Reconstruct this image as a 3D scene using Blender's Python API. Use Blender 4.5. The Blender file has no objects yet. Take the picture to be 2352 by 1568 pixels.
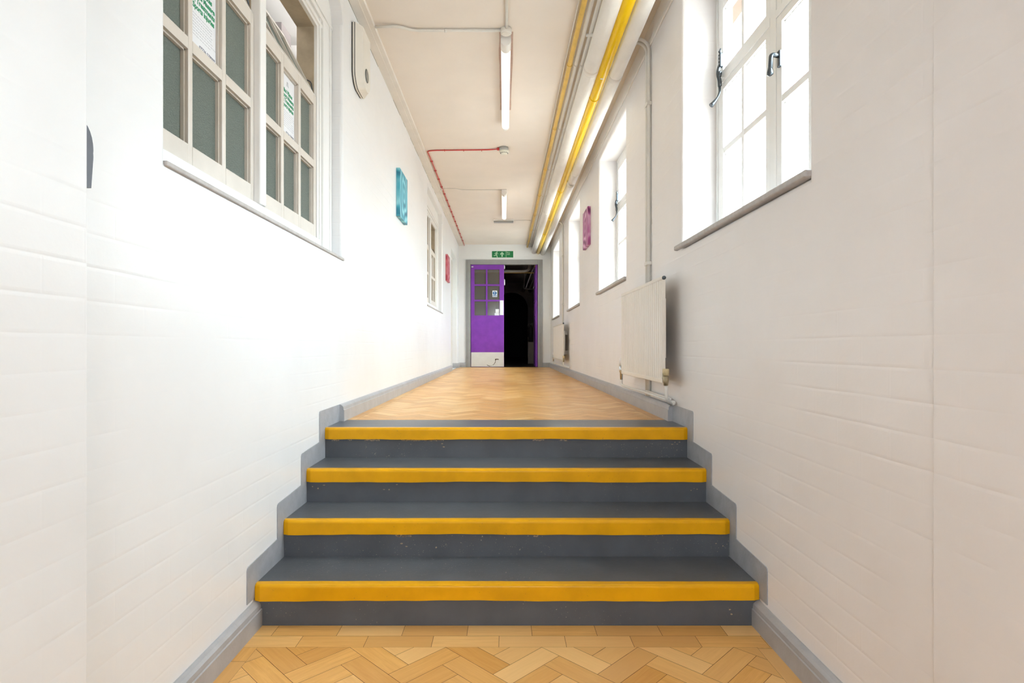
import bpy, bmesh, math, random
from mathutils import Vector, Matrix
random.seed(7)
S = bpy.context.scene
COL = S.collection
PI = math.pi
H = 1.076            # eye height above the lower floor; z below is measured from the eye
F = 1330.0           # focal length in pixels of the 2352 px frame

# ------------------------------------------------------------------ camera
cd = bpy.data.cameras.new('camera'); cam = bpy.data.objects.new('camera', cd); COL.objects.link(cam)
cd.sensor_width = 36; cd.lens = 36 * F / 2352
cd.shift_x = 18 / 2352; cd.shift_y = 12 / 2352
cd.clip_start = 0.02; cd.clip_end = 200
cam.location = (0, 0, H); cam.rotation_euler = (PI / 2, 0, 0)
S.camera = cam
S.view_settings.view_transform = 'Standard'; S.view_settings.look = 'None'
S.view_settings.gamma = 1; S.view_settings.use_curve_mapping = False
S.view_settings.exposure = 1.22

# ------------------------------------------------------------------ sky
SKY = 18.0
w = bpy.data.worlds.new('sky'); S.world = w; w.use_nodes = True
n = w.node_tree; n.nodes.clear()
o_ = n.nodes.new('ShaderNodeOutputWorld'); bg = n.nodes.new('ShaderNodeBackground')
tc = n.nodes.new('ShaderNodeTexCoord'); sp = n.nodes.new('ShaderNodeSeparateXYZ')
rp = n.nodes.new('ShaderNodeValToRGB')
rp.color_ramp.elements[0].position = 0.46; rp.color_ramp.elements[0].color = (0.19, 0.19, 0.187, 1)
rp.color_ramp.elements[1].position = 0.54; rp.color_ramp.elements[1].color = (0.40, 0.435, 0.47, 1)
ze = rp.color_ramp.elements.new(0.88); ze.color = (0.83, 0.915, 1.0, 1)
mp = n.nodes.new('ShaderNodeMath'); mp.operation = 'MULTIPLY_ADD'; mp.inputs[1].default_value = 0.5; mp.inputs[2].default_value = 0.5
n.links.new(tc.outputs['Generated'], sp.inputs[0]); n.links.new(sp.outputs['Z'], mp.inputs[0])
n.links.new(mp.outputs[0], rp.inputs[0]); n.links.new(rp.outputs[0], bg.inputs[0])
bg.inputs[1].default_value = SKY; n.links.new(bg.outputs[0], o_.inputs[0])

XL, XR = -0.964, 0.986         # wall faces
ZT = 2.17                      # ceiling
ZU, ZF = -0.435, -H            # upper and lower floor
YE = 12.3                      # end wall
Y0_ = -3.0
WIN_Y = [-0.96, 1.873, 4.70, 7.56, 10.38]; WIN_W = 1.33

def portal(name, x, yc, zc, sy, sz):
    l = bpy.data.lights.new(name, 'AREA'); l.shape = 'RECTANGLE'; l.size = sz; l.size_y = sy
    l.cycles.is_portal = True
    o = bpy.data.objects.new(name, l); COL.objects.link(o)
    o.location = (x, yc, zc + H); o.rotation_euler = (0, PI / 2, 0)   # faces -X
    return o
for y0 in WIN_Y:
    portal('daylight_portal', 1.30, y0 + WIN_W / 2, 1.22, WIN_W, 1.4)

po = portal('daylight_portal', 0, Y0_ - .2, 1.15, 1.2, 1.2); po.rotation_euler = (PI / 2, 0, 0)  # portal of the added window behind the camera
po.data.size, po.data.size_y = 1.2, 1.2

# ------------------------------------------------------------------ materials
MATS = {}
def nt(name):
    m = bpy.data.materials.new(name); m.use_nodes = True
    t = m.node_tree; t.nodes.clear()
    out = t.nodes.new('ShaderNodeOutputMaterial'); b = t.nodes.new('ShaderNodeBsdfPrincipled')
    t.links.new(b.outputs[0], out.inputs[0]); MATS[name] = m
    return m, t, b, out
def pos(t):
    g = t.nodes.new('ShaderNodeNewGeometry'); return g.outputs['Position']
def noise(t, vec, scale, detail=4, rough=0.55, dist=0.0):
    x = t.nodes.new('ShaderNodeTexNoise'); x.inputs['Scale'].default_value = scale
    x.inputs['Detail'].default_value = detail; x.inputs['Roughness'].default_value = rough
    x.inputs['Distortion'].default_value = dist
    if vec is not None: t.links.new(vec, x.inputs['Vector'])
    return x.outputs['Fac']
def ramp(t, fac, p0, c0, p1, c1):
    r = t.nodes.new('ShaderNodeValToRGB'); e = r.color_ramp.elements
    e[0].position = p0; e[0].color = (*c0, 1); e[1].position = p1; e[1].color = (*c1, 1)
    t.links.new(fac, r.inputs[0]); return r.outputs[0]
def mth(t, op, a, b=None, c=None):
    x = t.nodes.new('ShaderNodeMath'); x.operation = op
    for i, v in enumerate((a, b, c)):
        if v is None: continue
        if isinstance(v, (int, float)): x.inputs[i].default_value = v
        else: t.links.new(v, x.inputs[i])
    return x.outputs[0]
def mixc(t, fac, a, b):
    x = t.nodes.new('ShaderNodeMix'); x.data_type = 'RGBA'
    if isinstance(fac, (int, float)): x.inputs[0].default_value = fac
    else: t.links.new(fac, x.inputs[0])
    for k, v in ((6, a), (7, b)):
        if isinstance(v, tuple): x.inputs[k].default_value = (*v, 1)
        else: t.links.new(v, x.inputs[k])
    return x.outputs[2]
def bump(t, b, h, strength, dist, prev=None):
    x = t.nodes.new('ShaderNodeBump'); x.inputs['Strength'].default_value = strength
    x.inputs['Distance'].default_value = dist; t.links.new(h, x.inputs['Height'])
    if prev: t.links.new(prev, x.inputs['Normal'])
    t.links.new(x.outputs[0], b.inputs['Normal']); return x.outputs[0]
def paint(name, col, rough=0.4, var=0.06, nscale=9, bmp=0.15, metal=0.0, spec=0.5):
    m, t, b, out = nt(name); p = pos(t)
    f = noise(t, p, nscale)
    d = tuple(c * (1 - var) for c in col)
    t.links.new(ramp(t, f, 0.35, d, 0.65, col), b.inputs['Base Color'])
    b.inputs['Roughness'].default_value = rough; b.inputs['Metallic'].default_value = metal
    b.inputs['Specular IOR Level'].default_value = spec
    if bmp: bump(t, b, noise(t, p, 90, 3), bmp, 0.002)
    return m
def brickwall(name, col, col2, rough, strength=0.22, plaster=False):
    m, t, b, out = nt(name); p = pos(t)
    s = t.nodes.new('ShaderNodeSeparateXYZ'); t.links.new(p, s.inputs[0])
    u = mth(t, 'ADD', s.outputs[0], s.outputs[1])
    wob = noise(t, p, 3.5, 2)
    v = mth(t, 'ADD', s.outputs[2], mth(t, 'MULTIPLY', wob, 0.006))
    c = t.nodes.new('ShaderNodeCombineXYZ'); t.links.new(u, c.inputs[0]); t.links.new(v, c.inputs[1])
    br = t.nodes.new('ShaderNodeTexBrick'); t.links.new(c.outputs[0], br.inputs['Vector'])
    br.inputs['Scale'].default_value = 1; br.inputs['Brick Width'].default_value = 0.235
    br.inputs['Row Height'].default_value = 0.079; br.inputs['Mortar Size'].default_value = 0.0045
    br.inputs['Mortar Smooth'].default_value = 0.9
    f = noise(t, p, 1.7, 5)
    f2 = noise(t, p, 14, 4, 0.7)
    base = ramp(t, f, 0.38, col2, 0.62, col)
    # scuffs and old stains with a shape of their own
    st = ramp(t, noise(t, p, 0.9, 6, 0.7, 0.6), 0.60, (0, 0, 0), 0.80, (1, 1, 1))
    base = mixc(t, mth(t, 'MULTIPLY', st, 0.10), base, tuple(c * 0.82 for c in col2))
    t.links.new(base, b.inputs['Base Color'])
    b.inputs['Roughness'].default_value = rough
    # bed joints read more than the upright ones, which the paint has filled
    ln = mth(t, 'ABSOLUTE', mth(t, 'SUBTRACT', mth(t, 'FRACT', mth(t, 'DIVIDE', v, 0.079)), 0.5))
    bed = ramp(t, ln, 0.40, (0,) * 3, 0.50, (1,) * 3)
    jt = mth(t, 'ADD', mth(t, 'MULTIPLY', bed, -0.8), mth(t, 'MULTIPLY', br.outputs['Fac'], -0.25))
    hgt = mth(t, 'ADD', jt, mth(t, 'MULTIPLY', f2, 0.75))
    # courses fade where the paint is thick
    k = ramp(t, noise(t, p, 1.8, 4, 0.6), 0.40, (0.03,) * 3, 0.66, (1,) * 3)
    hgt = mth(t, 'MULTIPLY', hgt, k)
    bn = bump(t, b, hgt, strength, 0.004)
    bump(t, b, noise(t, p, 2.6, 2), 0.35, 0.02, bn)
    return m

brickwall('wall_paint', (0.86, 0.862, 0.868), (0.83, 0.832, 0.838), 0.34)
brickwall('wall_paint_warm', (0.88, 0.845, 0.835), (0.855, 0.815, 0.80), 0.40)  # same wall paint, with the warm light on this side put into the colour
paint('ceiling_paint', (0.85, 0.775, 0.705), 0.6, 0.04, 2.5, 0.12)
paint('trim_white', (0.84, 0.82, 0.79), 0.32, 0.04, 5, 0.1)
paint('window_white', (0.86, 0.85, 0.83), 0.30, 0.03, 6, 0.08)
paint('cornice_paint', (0.82, 0.77, 0.71), 0.5, 0.06, 6, 0.2)
paint('conduit_white', (0.80, 0.77, 0.72), 0.45, 0.05, 12, 0.1)
paint('lagging_white', (0.83, 0.79, 0.74), 0.55, 0.06, 5, 0.3)
paint('skirting_grey', (0.44, 0.44, 0.455), 0.35, 0.12, 12, 0.3)
paint('band_grey', (0.40, 0.41, 0.44), 0.42, 0.14, 20, 0.6)
paint('frame_grey', (0.33, 0.325, 0.32), 0.38, 0.08, 10, 0.15)
paint('sill_grey', (0.50, 0.47, 0.455), 0.45, 0.15, 30, 0.4)
paint('gas_yellow', (0.90, 0.57, 0.002), 0.28, 0.06, 8, 0.1, 0, 0.25)
paint('pipe_ochre', (0.80, 0.52, 0.12), 0.4, 0.12, 14, 0.1, 0, 0.3)
paint('cable_red', (0.62, 0.05, 0.045), 0.4, 0.1, 20, 0)
paint('clip_dark', (0.48, 0.04, 0.04), 0.5, 0.1, 20, 0)
paint('iron', (0.10, 0.115, 0.13), 0.28, 0.3, 40, 0.3, 0.85)
paint('chrome', (0.55, 0.56, 0.56), 0.2, 0.2, 50, 0, 1.0)
paint('brass', (0.45, 0.38, 0.25), 0.4, 0.3, 50, 0.2, 0.7)
paint('cream_cap', (0.72, 0.58, 0.33), 0.45, 0.1, 30, 0)
paint('radiator_enamel', (0.83, 0.775, 0.70), 0.3, 0.03, 6, 0)
paint('radiator_dark', (0.26, 0.24, 0.20), 0.6, 0.2, 20, 0)
paint('device_cream', (0.80, 0.76, 0.69), 0.4, 0.04, 8, 0)
paint('gasket', (0.06, 0.06, 0.055), 0.5, 0.2, 20, 0)
paint('lens_grey', (0.12, 0.13, 0.12), 0.15, 0.1, 20, 0)
paint('plastic_dark', (0.10, 0.11, 0.14), 0.35, 0.1, 20, 0)
paint('purple_paint', (0.235, 0.05, 0.43), 0.35, 0.14, 7, 0.2, 0, 0.25)
paint('white_panel', (0.72, 0.71, 0.68), 0.35, 0.05, 9, 0.1)
paint('plate_white', (0.85, 0.84, 0.85), 0.3, 0.02, 9, 0)
paint('sign_green', (0.0, 0.19, 0.055), 0.4, 0.05, 9, 0)
paint('sign_pale', (0.55, 0.78, 0.55), 0.4, 0.03, 9, 0)
paint('sign_blue', (0.02, 0.12, 0.33), 0.35, 0.05, 9, 0)
paint('sign_white', (0.85, 0.88, 0.90), 0.35, 0.02, 9, 0)
paint('paper', (0.80, 0.80, 0.82), 0.7, 0.03, 9, 0)
paint('ink_green', (0.02, 0.28, 0.13), 0.6, 0.05, 9, 0)
paint('ink_grey', (0.16, 0.16, 0.20), 0.7, 0.1, 9, 0)
paint('ink_soft', (0.48, 0.48, 0.52), 0.7, 0.1, 9, 0)
paint('patch_pink', (0.60, 0.43, 0.36), 0.7, 0.12, 25, 0.2)
paint('crack_dark', (0.10, 0.07, 0.05), 0.8, 0.2, 30, 0)
paint('room_wall', (0.62, 0.60, 0.57), 0.6, 0.05, 3, 0)
paint('room_mauve', (0.20, 0.175, 0.17), 0.6, 0.08, 3, 0)
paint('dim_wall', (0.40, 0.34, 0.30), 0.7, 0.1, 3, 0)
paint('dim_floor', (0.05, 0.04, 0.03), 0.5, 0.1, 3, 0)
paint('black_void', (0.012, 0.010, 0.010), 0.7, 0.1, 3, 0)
paint('extinguisher_dark', (0.03, 0.022, 0.02), 0.5, 0.1, 9, 0)
paint('detector_cream', (0.80, 0.78, 0.68), 0.4, 0.04, 9, 0)
paint('grey_plastic', (0.38, 0.38, 0.37), 0.4, 0.05, 9, 0)
paint('frame_cream', (0.68, 0.62, 0.55), 0.38, 0.08, 8, 0.15)
paint('timber_stain', (0.50, 0.41, 0.29), 0.5, 0.25, 9, 0.2)
paint('hinge_grey', (0.55, 0.55, 0.56), 0.35, 0.05, 9, 0)
brickwall('brick_orange', (0.15, 0.085, 0.06), (0.12, 0.06, 0.04), 0.8, 0.8)

def stair_paint(name, col, chips):
    m, t, b, out = nt(name); p = pos(t)
    base = ramp(t, noise(t, p, 6, 5), 0.35, tuple(c * 0.82 for c in col), 0.65, col)
    s = t.nodes.new('ShaderNodeSeparateXYZ'); t.links.new(p, s.inputs[0])
    for (sc, th, cc, zoom) in chips:
        mpn = t.nodes.new('ShaderNodeMapping'); mpn.inputs['Scale'].default_value = zoom
        t.links.new(p, mpn.inputs[0])
        f = noise(t, mpn.outputs[0], sc, 5, 0.6)
        gate = ramp(t, noise(t, p, 2.6, 2), 0.48, (0,) * 3, 0.60, (1,) * 3)
        k = mth(t, 'MULTIPLY', ramp(t, f, th, (0,) * 3, th + 0.015, (1,) * 3), gate)
        base = mixc(t, k, base, cc)
    t.links.new(base, b.inputs['Base Color'])
    b.inputs['Roughness'].default_value = 0.33; b.inputs['Specular IOR Level'].default_value = 0.28
    bump(t, b, noise(t, p, 55, 4), 0.25, 0.002)
stair_paint('step_grey', (0.110, 0.117, 0.130), [(170, 0.675, (0.5, 0.42, 0.33), (1, 1, 1)), (60, 0.70, (0.42, 0.34, 0.27), (1, 1, 1))])
stair_paint('step_yellow', (0.84, 0.41, 0.002), [(130, 0.68, (0.35, 0.20, 0.03), (1, 1, 1))])
paint('chip_tan', (0.50, 0.36, 0.24), 0.7, 0.3, 120, 0.4)

def wood():
    m, t, b, out = nt('wood_block')
    uv = t.nodes.new('ShaderNodeUVMap'); uv.uv_map = 'UVMap'
    at = t.nodes.new('ShaderNodeAttribute'); at.attribute_name = 'tone'
    ss = t.nodes.new('ShaderNodeSeparateXYZ'); t.links.new(at.outputs['Vector'], ss.inputs[0])
    mpn = t.nodes.new('ShaderNodeMapping'); mpn.inputs['Scale'].default_value = (5, 70, 1); t.links.new(uv.outputs[0], mpn.inputs[0])
    g = noise(t, mpn.outputs[0], 1.0, 6, 0.65, 0.8)
    mp2 = t.nodes.new('ShaderNodeMapping'); mp2.inputs['Scale'].default_value = (4, 14, 1); t.links.new(uv.outputs[0], mp2.inputs[0])
    g2 = noise(t, mp2.outputs[0], 1.0, 3, 0.5, 1.5)
    c1 = ramp(t, g, 0.3, (0.66, 0.315, 0.070), 0.7, (0.88, 0.50, 0.15))
    c2 = mixc(t, mth(t, 'MULTIPLY', g2, 0.45), c1, (0.78, 0.40, 0.10))
    c3 = mixc(t, ss.outputs[0], c2, (0.93, 0.62, 0.28))
    k = mth(t, 'MULTIPLY', ss.outputs[1], 0.55)
    c4 = mixc(t, k, c3, (0.56, 0.245, 0.045))
    kn = ramp(t, noise(t, pos(t), 9, 2), 0.80, (0,) * 3, 0.82, (1,) * 3)
    c5 = mixc(t, kn, c4, (0.12, 0.06, 0.03))
    t.links.new(c5, b.inputs['Base Color'])
    b.inputs['Roughness'].default_value = 0.34
    b.inputs['Specular IOR Level'].default_value = 0.35
    bump(t, b, noise(t, pos(t), 7, 3), 0.08, 0.01)
wood()
paint('wood_gap', (0.10, 0.05, 0.02), 0.8, 0.2, 30, 0)

def glass_clear():
    m, t, b, out = nt('glass_clear'); t.nodes.remove(b)
    tr = t.nodes.new('ShaderNodeBsdfTransparent'); tr.inputs[0].default_value = (0.93, 0.96, 0.95, 1)
    gl = t.nodes.new('ShaderNodeBsdfGlossy'); gl.inputs['Roughness'].default_value = 0.03
    lw = t.nodes.new('ShaderNodeLayerWeight'); lw.inputs[0].default_value = 0.5
    k = mth(t, 'MULTIPLY_ADD', mth(t, 'POWER', lw.outputs['Facing'], 4.0), 0.45, 0.03)
    mx = t.nodes.new('ShaderNodeMixShader'); t.links.new(k, mx.inputs[0])
    t.links.new(tr.outputs[0], mx.inputs[1]); t.links.new(gl.outputs[0], mx.inputs[2]); t.links.new(mx.outputs[0], out.inputs[0])
glass_clear()
def glass_door():
    m, t, b, out = nt('glass_door')
    b.inputs['Base Color'].default_value = (0.16, 0.14, 0.12, 1); b.inputs['Roughness'].default_value = 0.12  # brown base colour puts the lit corridor's reflected haze into the pane
    b.inputs['Specular IOR Level'].default_value = 1.0
    tr = t.nodes.new('ShaderNodeBsdfTransparent'); tr.inputs[0].default_value = (0.9, 0.9, 0.88, 1)
    mx = t.nodes.new('ShaderNodeMixShader'); mx.inputs[0].default_value = 0.55
    t.links.new(b.outputs[0], mx.inputs[1]); t.links.new(tr.outputs[0], mx.inputs[2]); t.links.new(mx.outputs[0], out.inputs[0])
glass_door()
def glass_obscure():
    m, t, b, out = nt('glass_obscure'); p = pos(t)
    b.inputs['Base Color'].default_value = (0.27, 0.31, 0.285, 1)
    b.inputs['Roughness'].default_value = 0.22; b.inputs['Specular IOR Level'].default_value = 0.7
    tr = t.nodes.new('ShaderNodeBsdfTranslucent'); tr.inputs[0].default_value = (0.55, 0.62, 0.57, 1)
    mx = t.nodes.new('ShaderNodeMixShader'); mx.inputs[0].default_value = 0.45
    t.links.new(b.outputs[0], mx.inputs[1]); t.links.new(tr.outputs[0], mx.inputs[2]); t.links.new(mx.outputs[0], out.inputs[0])
    v = t.nodes.new('ShaderNodeTexVoronoi'); v.inputs['Scale'].default_value = 190; t.links.new(p, v.inputs['Vector'])
    t.links.new(ramp(t, v.outputs['Distance'], 0.1, (0.42, 0.47, 0.435), 0.6, (0.24, 0.275, 0.25)), b.inputs['Base Color'])
    bump(t, b, v.outputs['Distance'], 1.0, 0.006)
glass_obscure()
def emit(name, col, st):
    m, t, b, out = nt(name)
    b.inputs['Base Color'].default_value = (*col, 1)
    b.inputs['Emission Color'].default_value = (*col, 1); b.inputs['Emission Strength'].default_value = st
emit('tube_light', (1.0, 0.90, 0.83), 0.48)

def canvas_mat(name, dark, mid, light):
    m, t, b, out = nt(name)
    g = t.nodes.new('ShaderNodeTexCoord')
    wv = t.nodes.new('ShaderNodeTexWave'); wv.wave_type = 'RINGS'; wv.rings_direction = 'X'
    mpn = t.nodes.new('ShaderNodeMapping'); mpn.inputs['Location'].default_value = (0, -0.24, -0.22)
    mpn.inputs['Scale'].default_value = (1, 1.2, 1.0)
    t.links.new(g.outputs['Object'], mpn.inputs[0]); t.links.new(mpn.outputs[0], wv.inputs['Vector'])
    wv.inputs['Scale'].default_value = 3.2; wv.inputs['Distortion'].default_value = 6.5
    wv.inputs['Detail'].default_value = 2; wv.inputs['Detail Scale'].default_value = 1.2
    r = t.nodes.new('ShaderNodeValToRGB'); e = r.color_ramp.elements
    e[0].position = 0.1; e[0].color = (*dark, 1); e[1].position = 0.95; e[1].color = (*light, 1)
    x = e.new(0.55); x.color = (*mid, 1)
    t.links.new(wv.outputs['Fac'], r.inputs[0])
    big = ramp(t, noise(t, pos(t), 5, 2), 0.42, (0,) * 3, 0.58, (1,) * 3)
    t.links.new(mixc(t, mth(t, 'MULTIPLY', big, 0.6), r.outputs[0], mid), b.inputs['Base Color'])
    b.inputs['Roughness'].default_value = 0.45
canvas_mat('canvas_teal', (0.005, 0.16, 0.27), (0.06, 0.42, 0.55), (0.30, 0.68, 0.75))
canvas_mat('canvas_pink', (0.20, 0.03, 0.14), (0.46, 0.11, 0.32), (0.75, 0.45, 0.66))
canvas_mat('canvas_red', (0.30, 0.02, 0.05), (0.52, 0.07, 0.10), (0.70, 0.35, 0.38))

# ------------------------------------------------------------------ mesh helpers (z given from the eye)
def B(): return bmesh.new()
def vs(bm, pts): return [bm.verts.new(p) for p in pts]
def box(bm, x0, x1, y0, y1, z0, z1, bev=0.0, seg=2):
    if x0 > x1: x0, x1 = x1, x0
    v = vs(bm, [(x, y, z) for z in (z0, z1) for (x, y) in ((x0, y0), (x1, y0), (x1, y1), (x0, y1))])
    fs = [bm.faces.new([v[i] for i in q]) for q in ((3, 2, 1, 0), (4, 5, 6, 7), (0, 1, 5, 4), (1, 2, 6, 5), (2, 3, 7, 6), (3, 0, 4, 7))]
    if bev:
        es = list({e for f in fs for e in f.edges})
        bmesh.ops.bevel(bm, geom=es, offset=bev, segments=seg, profile=0.5, affect='EDGES')
    return bm
def prism(bm, poly, f, d0, d1):
    """poly: 2-D outline; f(a, b, d) -> 3-D point; extruded from d0 to d1"""
    a = vs(bm, [f(p[0], p[1], d0) for p in poly]); b = vs(bm, [f(p[0], p[1], d1) for p in poly])
    k = len(poly)
    fs = [bm.faces.new(a), bm.faces.new(b[::-1])]
    for i in range(k): fs.append(bm.faces.new((a[i], b[i], b[(i + 1) % k], a[(i + 1) % k])))
    bmesh.ops.recalc_face_normals(bm, faces=fs)
    return bm
def fillet(pts, r, seg=6):
    out = [Vector(pts[0])]
    for i in range(1, len(pts) - 1):
        p = Vector(pts[i]); a = Vector(pts[i - 1]) - p; b = Vector(pts[i + 1]) - p
        rr = min(r, a.length * 0.49, b.length * 0.49)
        pa = p + a.normalized() * rr; pb = p + b.normalized() * rr
        for k in range(seg + 1):
            s = k / seg
            out.append((1 - s) ** 2 * pa + 2 * s * (1 - s) * p + s * s * pb)
    out.append(Vector(pts[-1])); return out
def tube(bm, pts, r, n=12, radii=None):
    pts = [Vector(p) for p in pts]; rings = []; up = None
    for i, p in enumerate(pts):
        d = (pts[min(i + 1, len(pts) - 1)] - pts[max(i - 1, 0)]).normalized()
        if up is None:
            up = Vector((0, 0, 1)) if abs(d.z) < 0.9 else Vector((1, 0, 0))
        u = (up - d * up.dot(d)).normalized(); v = d.cross(u); up = u
        rr = radii[i] if radii else r
        rings.append([bm.verts.new(p + (u * math.cos(2 * PI * k / n) + v * math.sin(2 * PI * k / n)) * rr) for k in range(n)])
    fs = []
    for a, b in zip(rings, rings[1:]):
        for k in range(n):
            f = bm.faces.new((a[k], a[(k + 1) % n], b[(k + 1) % n], b[k])); f.smooth = True; fs.append(f)
    fs.append(bm.faces.new(rings[0][::-1])); fs.append(bm.faces.new(rings[-1]))
    bmesh.ops.recalc_face_normals(bm, faces=fs)
    return bm
def lathe(bm, c, axis, prof, n=24):
    """prof: (distance along axis, radius)"""
    c = Vector(c); ax = Vector(axis).normalized()
    pts = [c + ax * d for d, r in prof]
    u = ax.orthogonal().normalized(); v = ax.cross(u); rings = []
    for (d, r) in prof:
        rings.append([bm.verts.new(c + ax * d + (u * math.cos(2 * PI * k / n) + v * math.sin(2 * PI * k / n)) * max(r, 1e-5)) for k in range(n)])
    fs = []
    for a, b in zip(rings, rings[1:]):
        for k in range(n):
            f = bm.faces.new((a[k], a[(k + 1) % n], b[(k + 1) % n], b[k])); f.smooth = True; fs.append(f)
    fs.append(bm.faces.new(rings[0][::-1])); fs.append(bm.faces.new(rings[-1]))
    bmesh.ops.recalc_face_normals(bm, faces=fs); return bm
FR_LEFT = Matrix(((0, 0, 1), (1, 0, 0), (0, 1, 0)))     # lettering on the left wall, read facing -X
FR_END = Matrix(((1, 0, 0), (0, 0, -1), (0, 1, 0)))     # lettering on the end wall
def text(bm, s, size, frame, origin, bold=0.0, align='LEFT', sx=1.0, width=None):
    c = bpy.data.curves.new('t', 'FONT'); c.body = s; c.size = size; c.align_x = align
    c.offset = bold; c.extrude = 0.0002; c.resolution_u = 2
    o = bpy.data.objects.new('t', c); COL.objects.link(o); bpy.context.view_layer.update()
    me = bpy.data.meshes.new_from_object(o.evaluated_get(bpy.context.evaluated_depsgraph_get()))
    bpy.data.objects.remove(o); bpy.data.curves.remove(c)
    if width and me.vertices:
        xs = [v.co.x for v in me.vertices]; sx = width / (max(xs) - min(xs))
    M = Matrix.Translation(Vector(origin)) @ frame.to_4x4() @ Matrix.Diagonal((sx, 1, 1, 1))
    me.transform(M); bm.from_mesh(me); bpy.data.meshes.remove(me); return bm

def mesh_obj(name, bm, mat, org=(0, 0, 0), smooth=False):
    bmesh.ops.translate(bm, verts=bm.verts, vec=(-org[0], -org[1], -org[2]))
    me = bpy.data.meshes.new(name); bm.to_mesh(me); bm.free()
    mats = mat if isinstance(mat, (list, tuple)) else [mat]
    for x in mats: me.materials.append(MATS[x])
    if smooth:
        for p in me.polygons: p.use_smooth = True
    o = bpy.data.objects.new(name, me); COL.objects.link(o); return o
def tag(o, label=None, cat=None, group=None, kind=None):
    if label: o['label'] = label
    if cat: o['category'] = cat
    if group: o['group'] = group
    if kind: o['kind'] = kind
class Thing:
    def __init__(s, name, org, label=None, cat=None, group=None, kind=None):
        s.org = org; s.o = bpy.data.objects.new(name, None); COL.objects.link(s.o)
        s.o.empty_display_size = 0.05
        s.o.location = (org[0], org[1], org[2] + H); tag(s.o, label, cat, group, kind)
    def part(s, name, bm, mat, parent=None, label=None, smooth=False):
        o = mesh_obj(name, bm, mat, s.org, smooth); o.parent = parent or s.o
        if label: o['label'] = label
        return o
def single(name, bm, mat, org, label=None, cat=None, group=None, kind=None, smooth=False):
    o = mesh_obj(name, bm, mat, org, smooth); o.location = (org[0], org[1], org[2] + H)
    tag(o, label, cat, group, kind); return o
def struct(name, bm, mat, smooth=False):
    return single(name, bm, mat, (0, 0, 0), kind='structure', smooth=smooth)
def copy_tree(o, parent=None):
    c = o.copy(); COL.objects.link(c)
    if parent: c.parent = parent
    for ch in list(o.children): copy_tree(ch, c)
    return c

def wallgrid(bm, xf, xb, y0, y1, z0, z1, holes, bev=0.018):
    """a wall between x = xf (room face) and xb with rectangular holes (ya, yb, za, zb)"""
    ys = sorted({y0, y1, *[h[0] for h in holes], *[h[1] for h in holes]})
    zs = sorted({z0, z1, *[h[2] for h in holes], *[h[3] for h in holes]})
    solid = lambda i, j: 0 <= i < len(ys) - 1 and 0 <= j < len(zs) - 1 and not any(
        h[0] < (ys[i] + ys[i + 1]) / 2 < h[1] and h[2] < (zs[j] + zs[j + 1]) / 2 < h[3] for h in holes)
    V = {}
    def v(x, y, z):
        k = (x, y, z)
        if k not in V: V[k] = bm.verts.new(k)
        return V[k]
    for i in range(len(ys) - 1):
        for j in range(len(zs) - 1):
            if not solid(i, j): continue
            a, b, c, d = ys[i], ys[i + 1], zs[j], zs[j + 1]
            for x in (xf, xb): bm.faces.new((v(x, a, c), v(x, b, c), v(x, b, d), v(x, a, d)))
            for (di, dj, q) in ((-1, 0, ((a, c), (a, d))), (1, 0, ((b, c), (b, d))), (0, -1, ((a, c), (b, c))), (0, 1, ((a, d), (b, d)))):
                if not solid(i + di, j + dj):
                    (p, r), (s, u) = q
                    bm.faces.new((v(xf, p, r), v(xf, s, u), v(xb, s, u), v(xb, p, r)))
    bmesh.ops.recalc_face_normals(bm, faces=bm.faces)
    if bev:
        es = [e for e in bm.edges if all(abs(q.co.x - xf) < 1e-6 for q in e.verts) and len(e.link_faces) == 2
              and abs(e.link_faces[0].normal.dot(e.link_faces[1].normal)) < 0.1
              and any(all(h[0] - 1e-6 <= q.co.y <= h[1] + 1e-6 and h[2] - 1e-6 <= q.co.z <= h[3] + 1e-6 for q in e.verts) for h in holes)]
        bmesh.ops.bevel(bm, geom=es, offset=bev, segments=4, profile=0.5, affect='EDGES')
    return bm

# ================================================================== THE SHELL
Y0 = -3.0
WZ0, WZ1 = 0.545, 1.93
bm = B(); wallgrid(bm, XR, 1.24, Y0, YE + 0.2, ZF, ZT, [(y, y + WIN_W, WZ0, WZ1) for y in WIN_Y])
struct('wall_right', bm, 'wall_paint_warm')
LWZ0, LWZ1 = 0.528, 2.05
LW = [(1.65, 3.456), (7.27, 9.05)]
DOORL = (10.5, 11.9)
bm = B(); wallgrid(bm, XL, -1.16, Y0, YE + 0.2, ZF, ZT, [(a, b, LWZ0, LWZ1) for a, b in LW] + [(DOORL[0], DOORL[1], ZU, 1.80)])
for a, b in LW:      # rounded upper corners of the internal window openings
    for (yc, s) in ((b, -1), (a, 1)):
        R = 0.13; poly = [(yc, LWZ1)] + [(yc + s * (R - R * math.cos(t * PI / 16)), LWZ1 - R + R * math.sin(t * PI / 16)) for t in range(9)]
        prism(bm, poly, lambda p, q, d: (d, p, q), XL - 0.0005, -1.05)
struct('wall_left', bm, 'wall_paint')
bm = B(); box(bm, XL - 0.001, -0.93, Y0, 1.294, ZF, ZT, 0.006); struct('trim_1', bm, 'wall_paint')      # brick piers nearest the eye
bm = B(); box(bm, 0.983, XR + 0.001, Y0, 1.327, ZF, ZT, 0.002); struct('trim_2', bm, 'wall_paint_warm')
bm = B(); BW = (-.6, .6, .55, 1.75)  # opening for the added window behind the camera
box(bm, -1.2, BW[0], Y0 - 0.12, Y0, ZF - 0.1, ZT + 0.1); box(bm, BW[1], 1.28, Y0 - 0.12, Y0, ZF - 0.1, ZT + 0.1)
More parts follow.
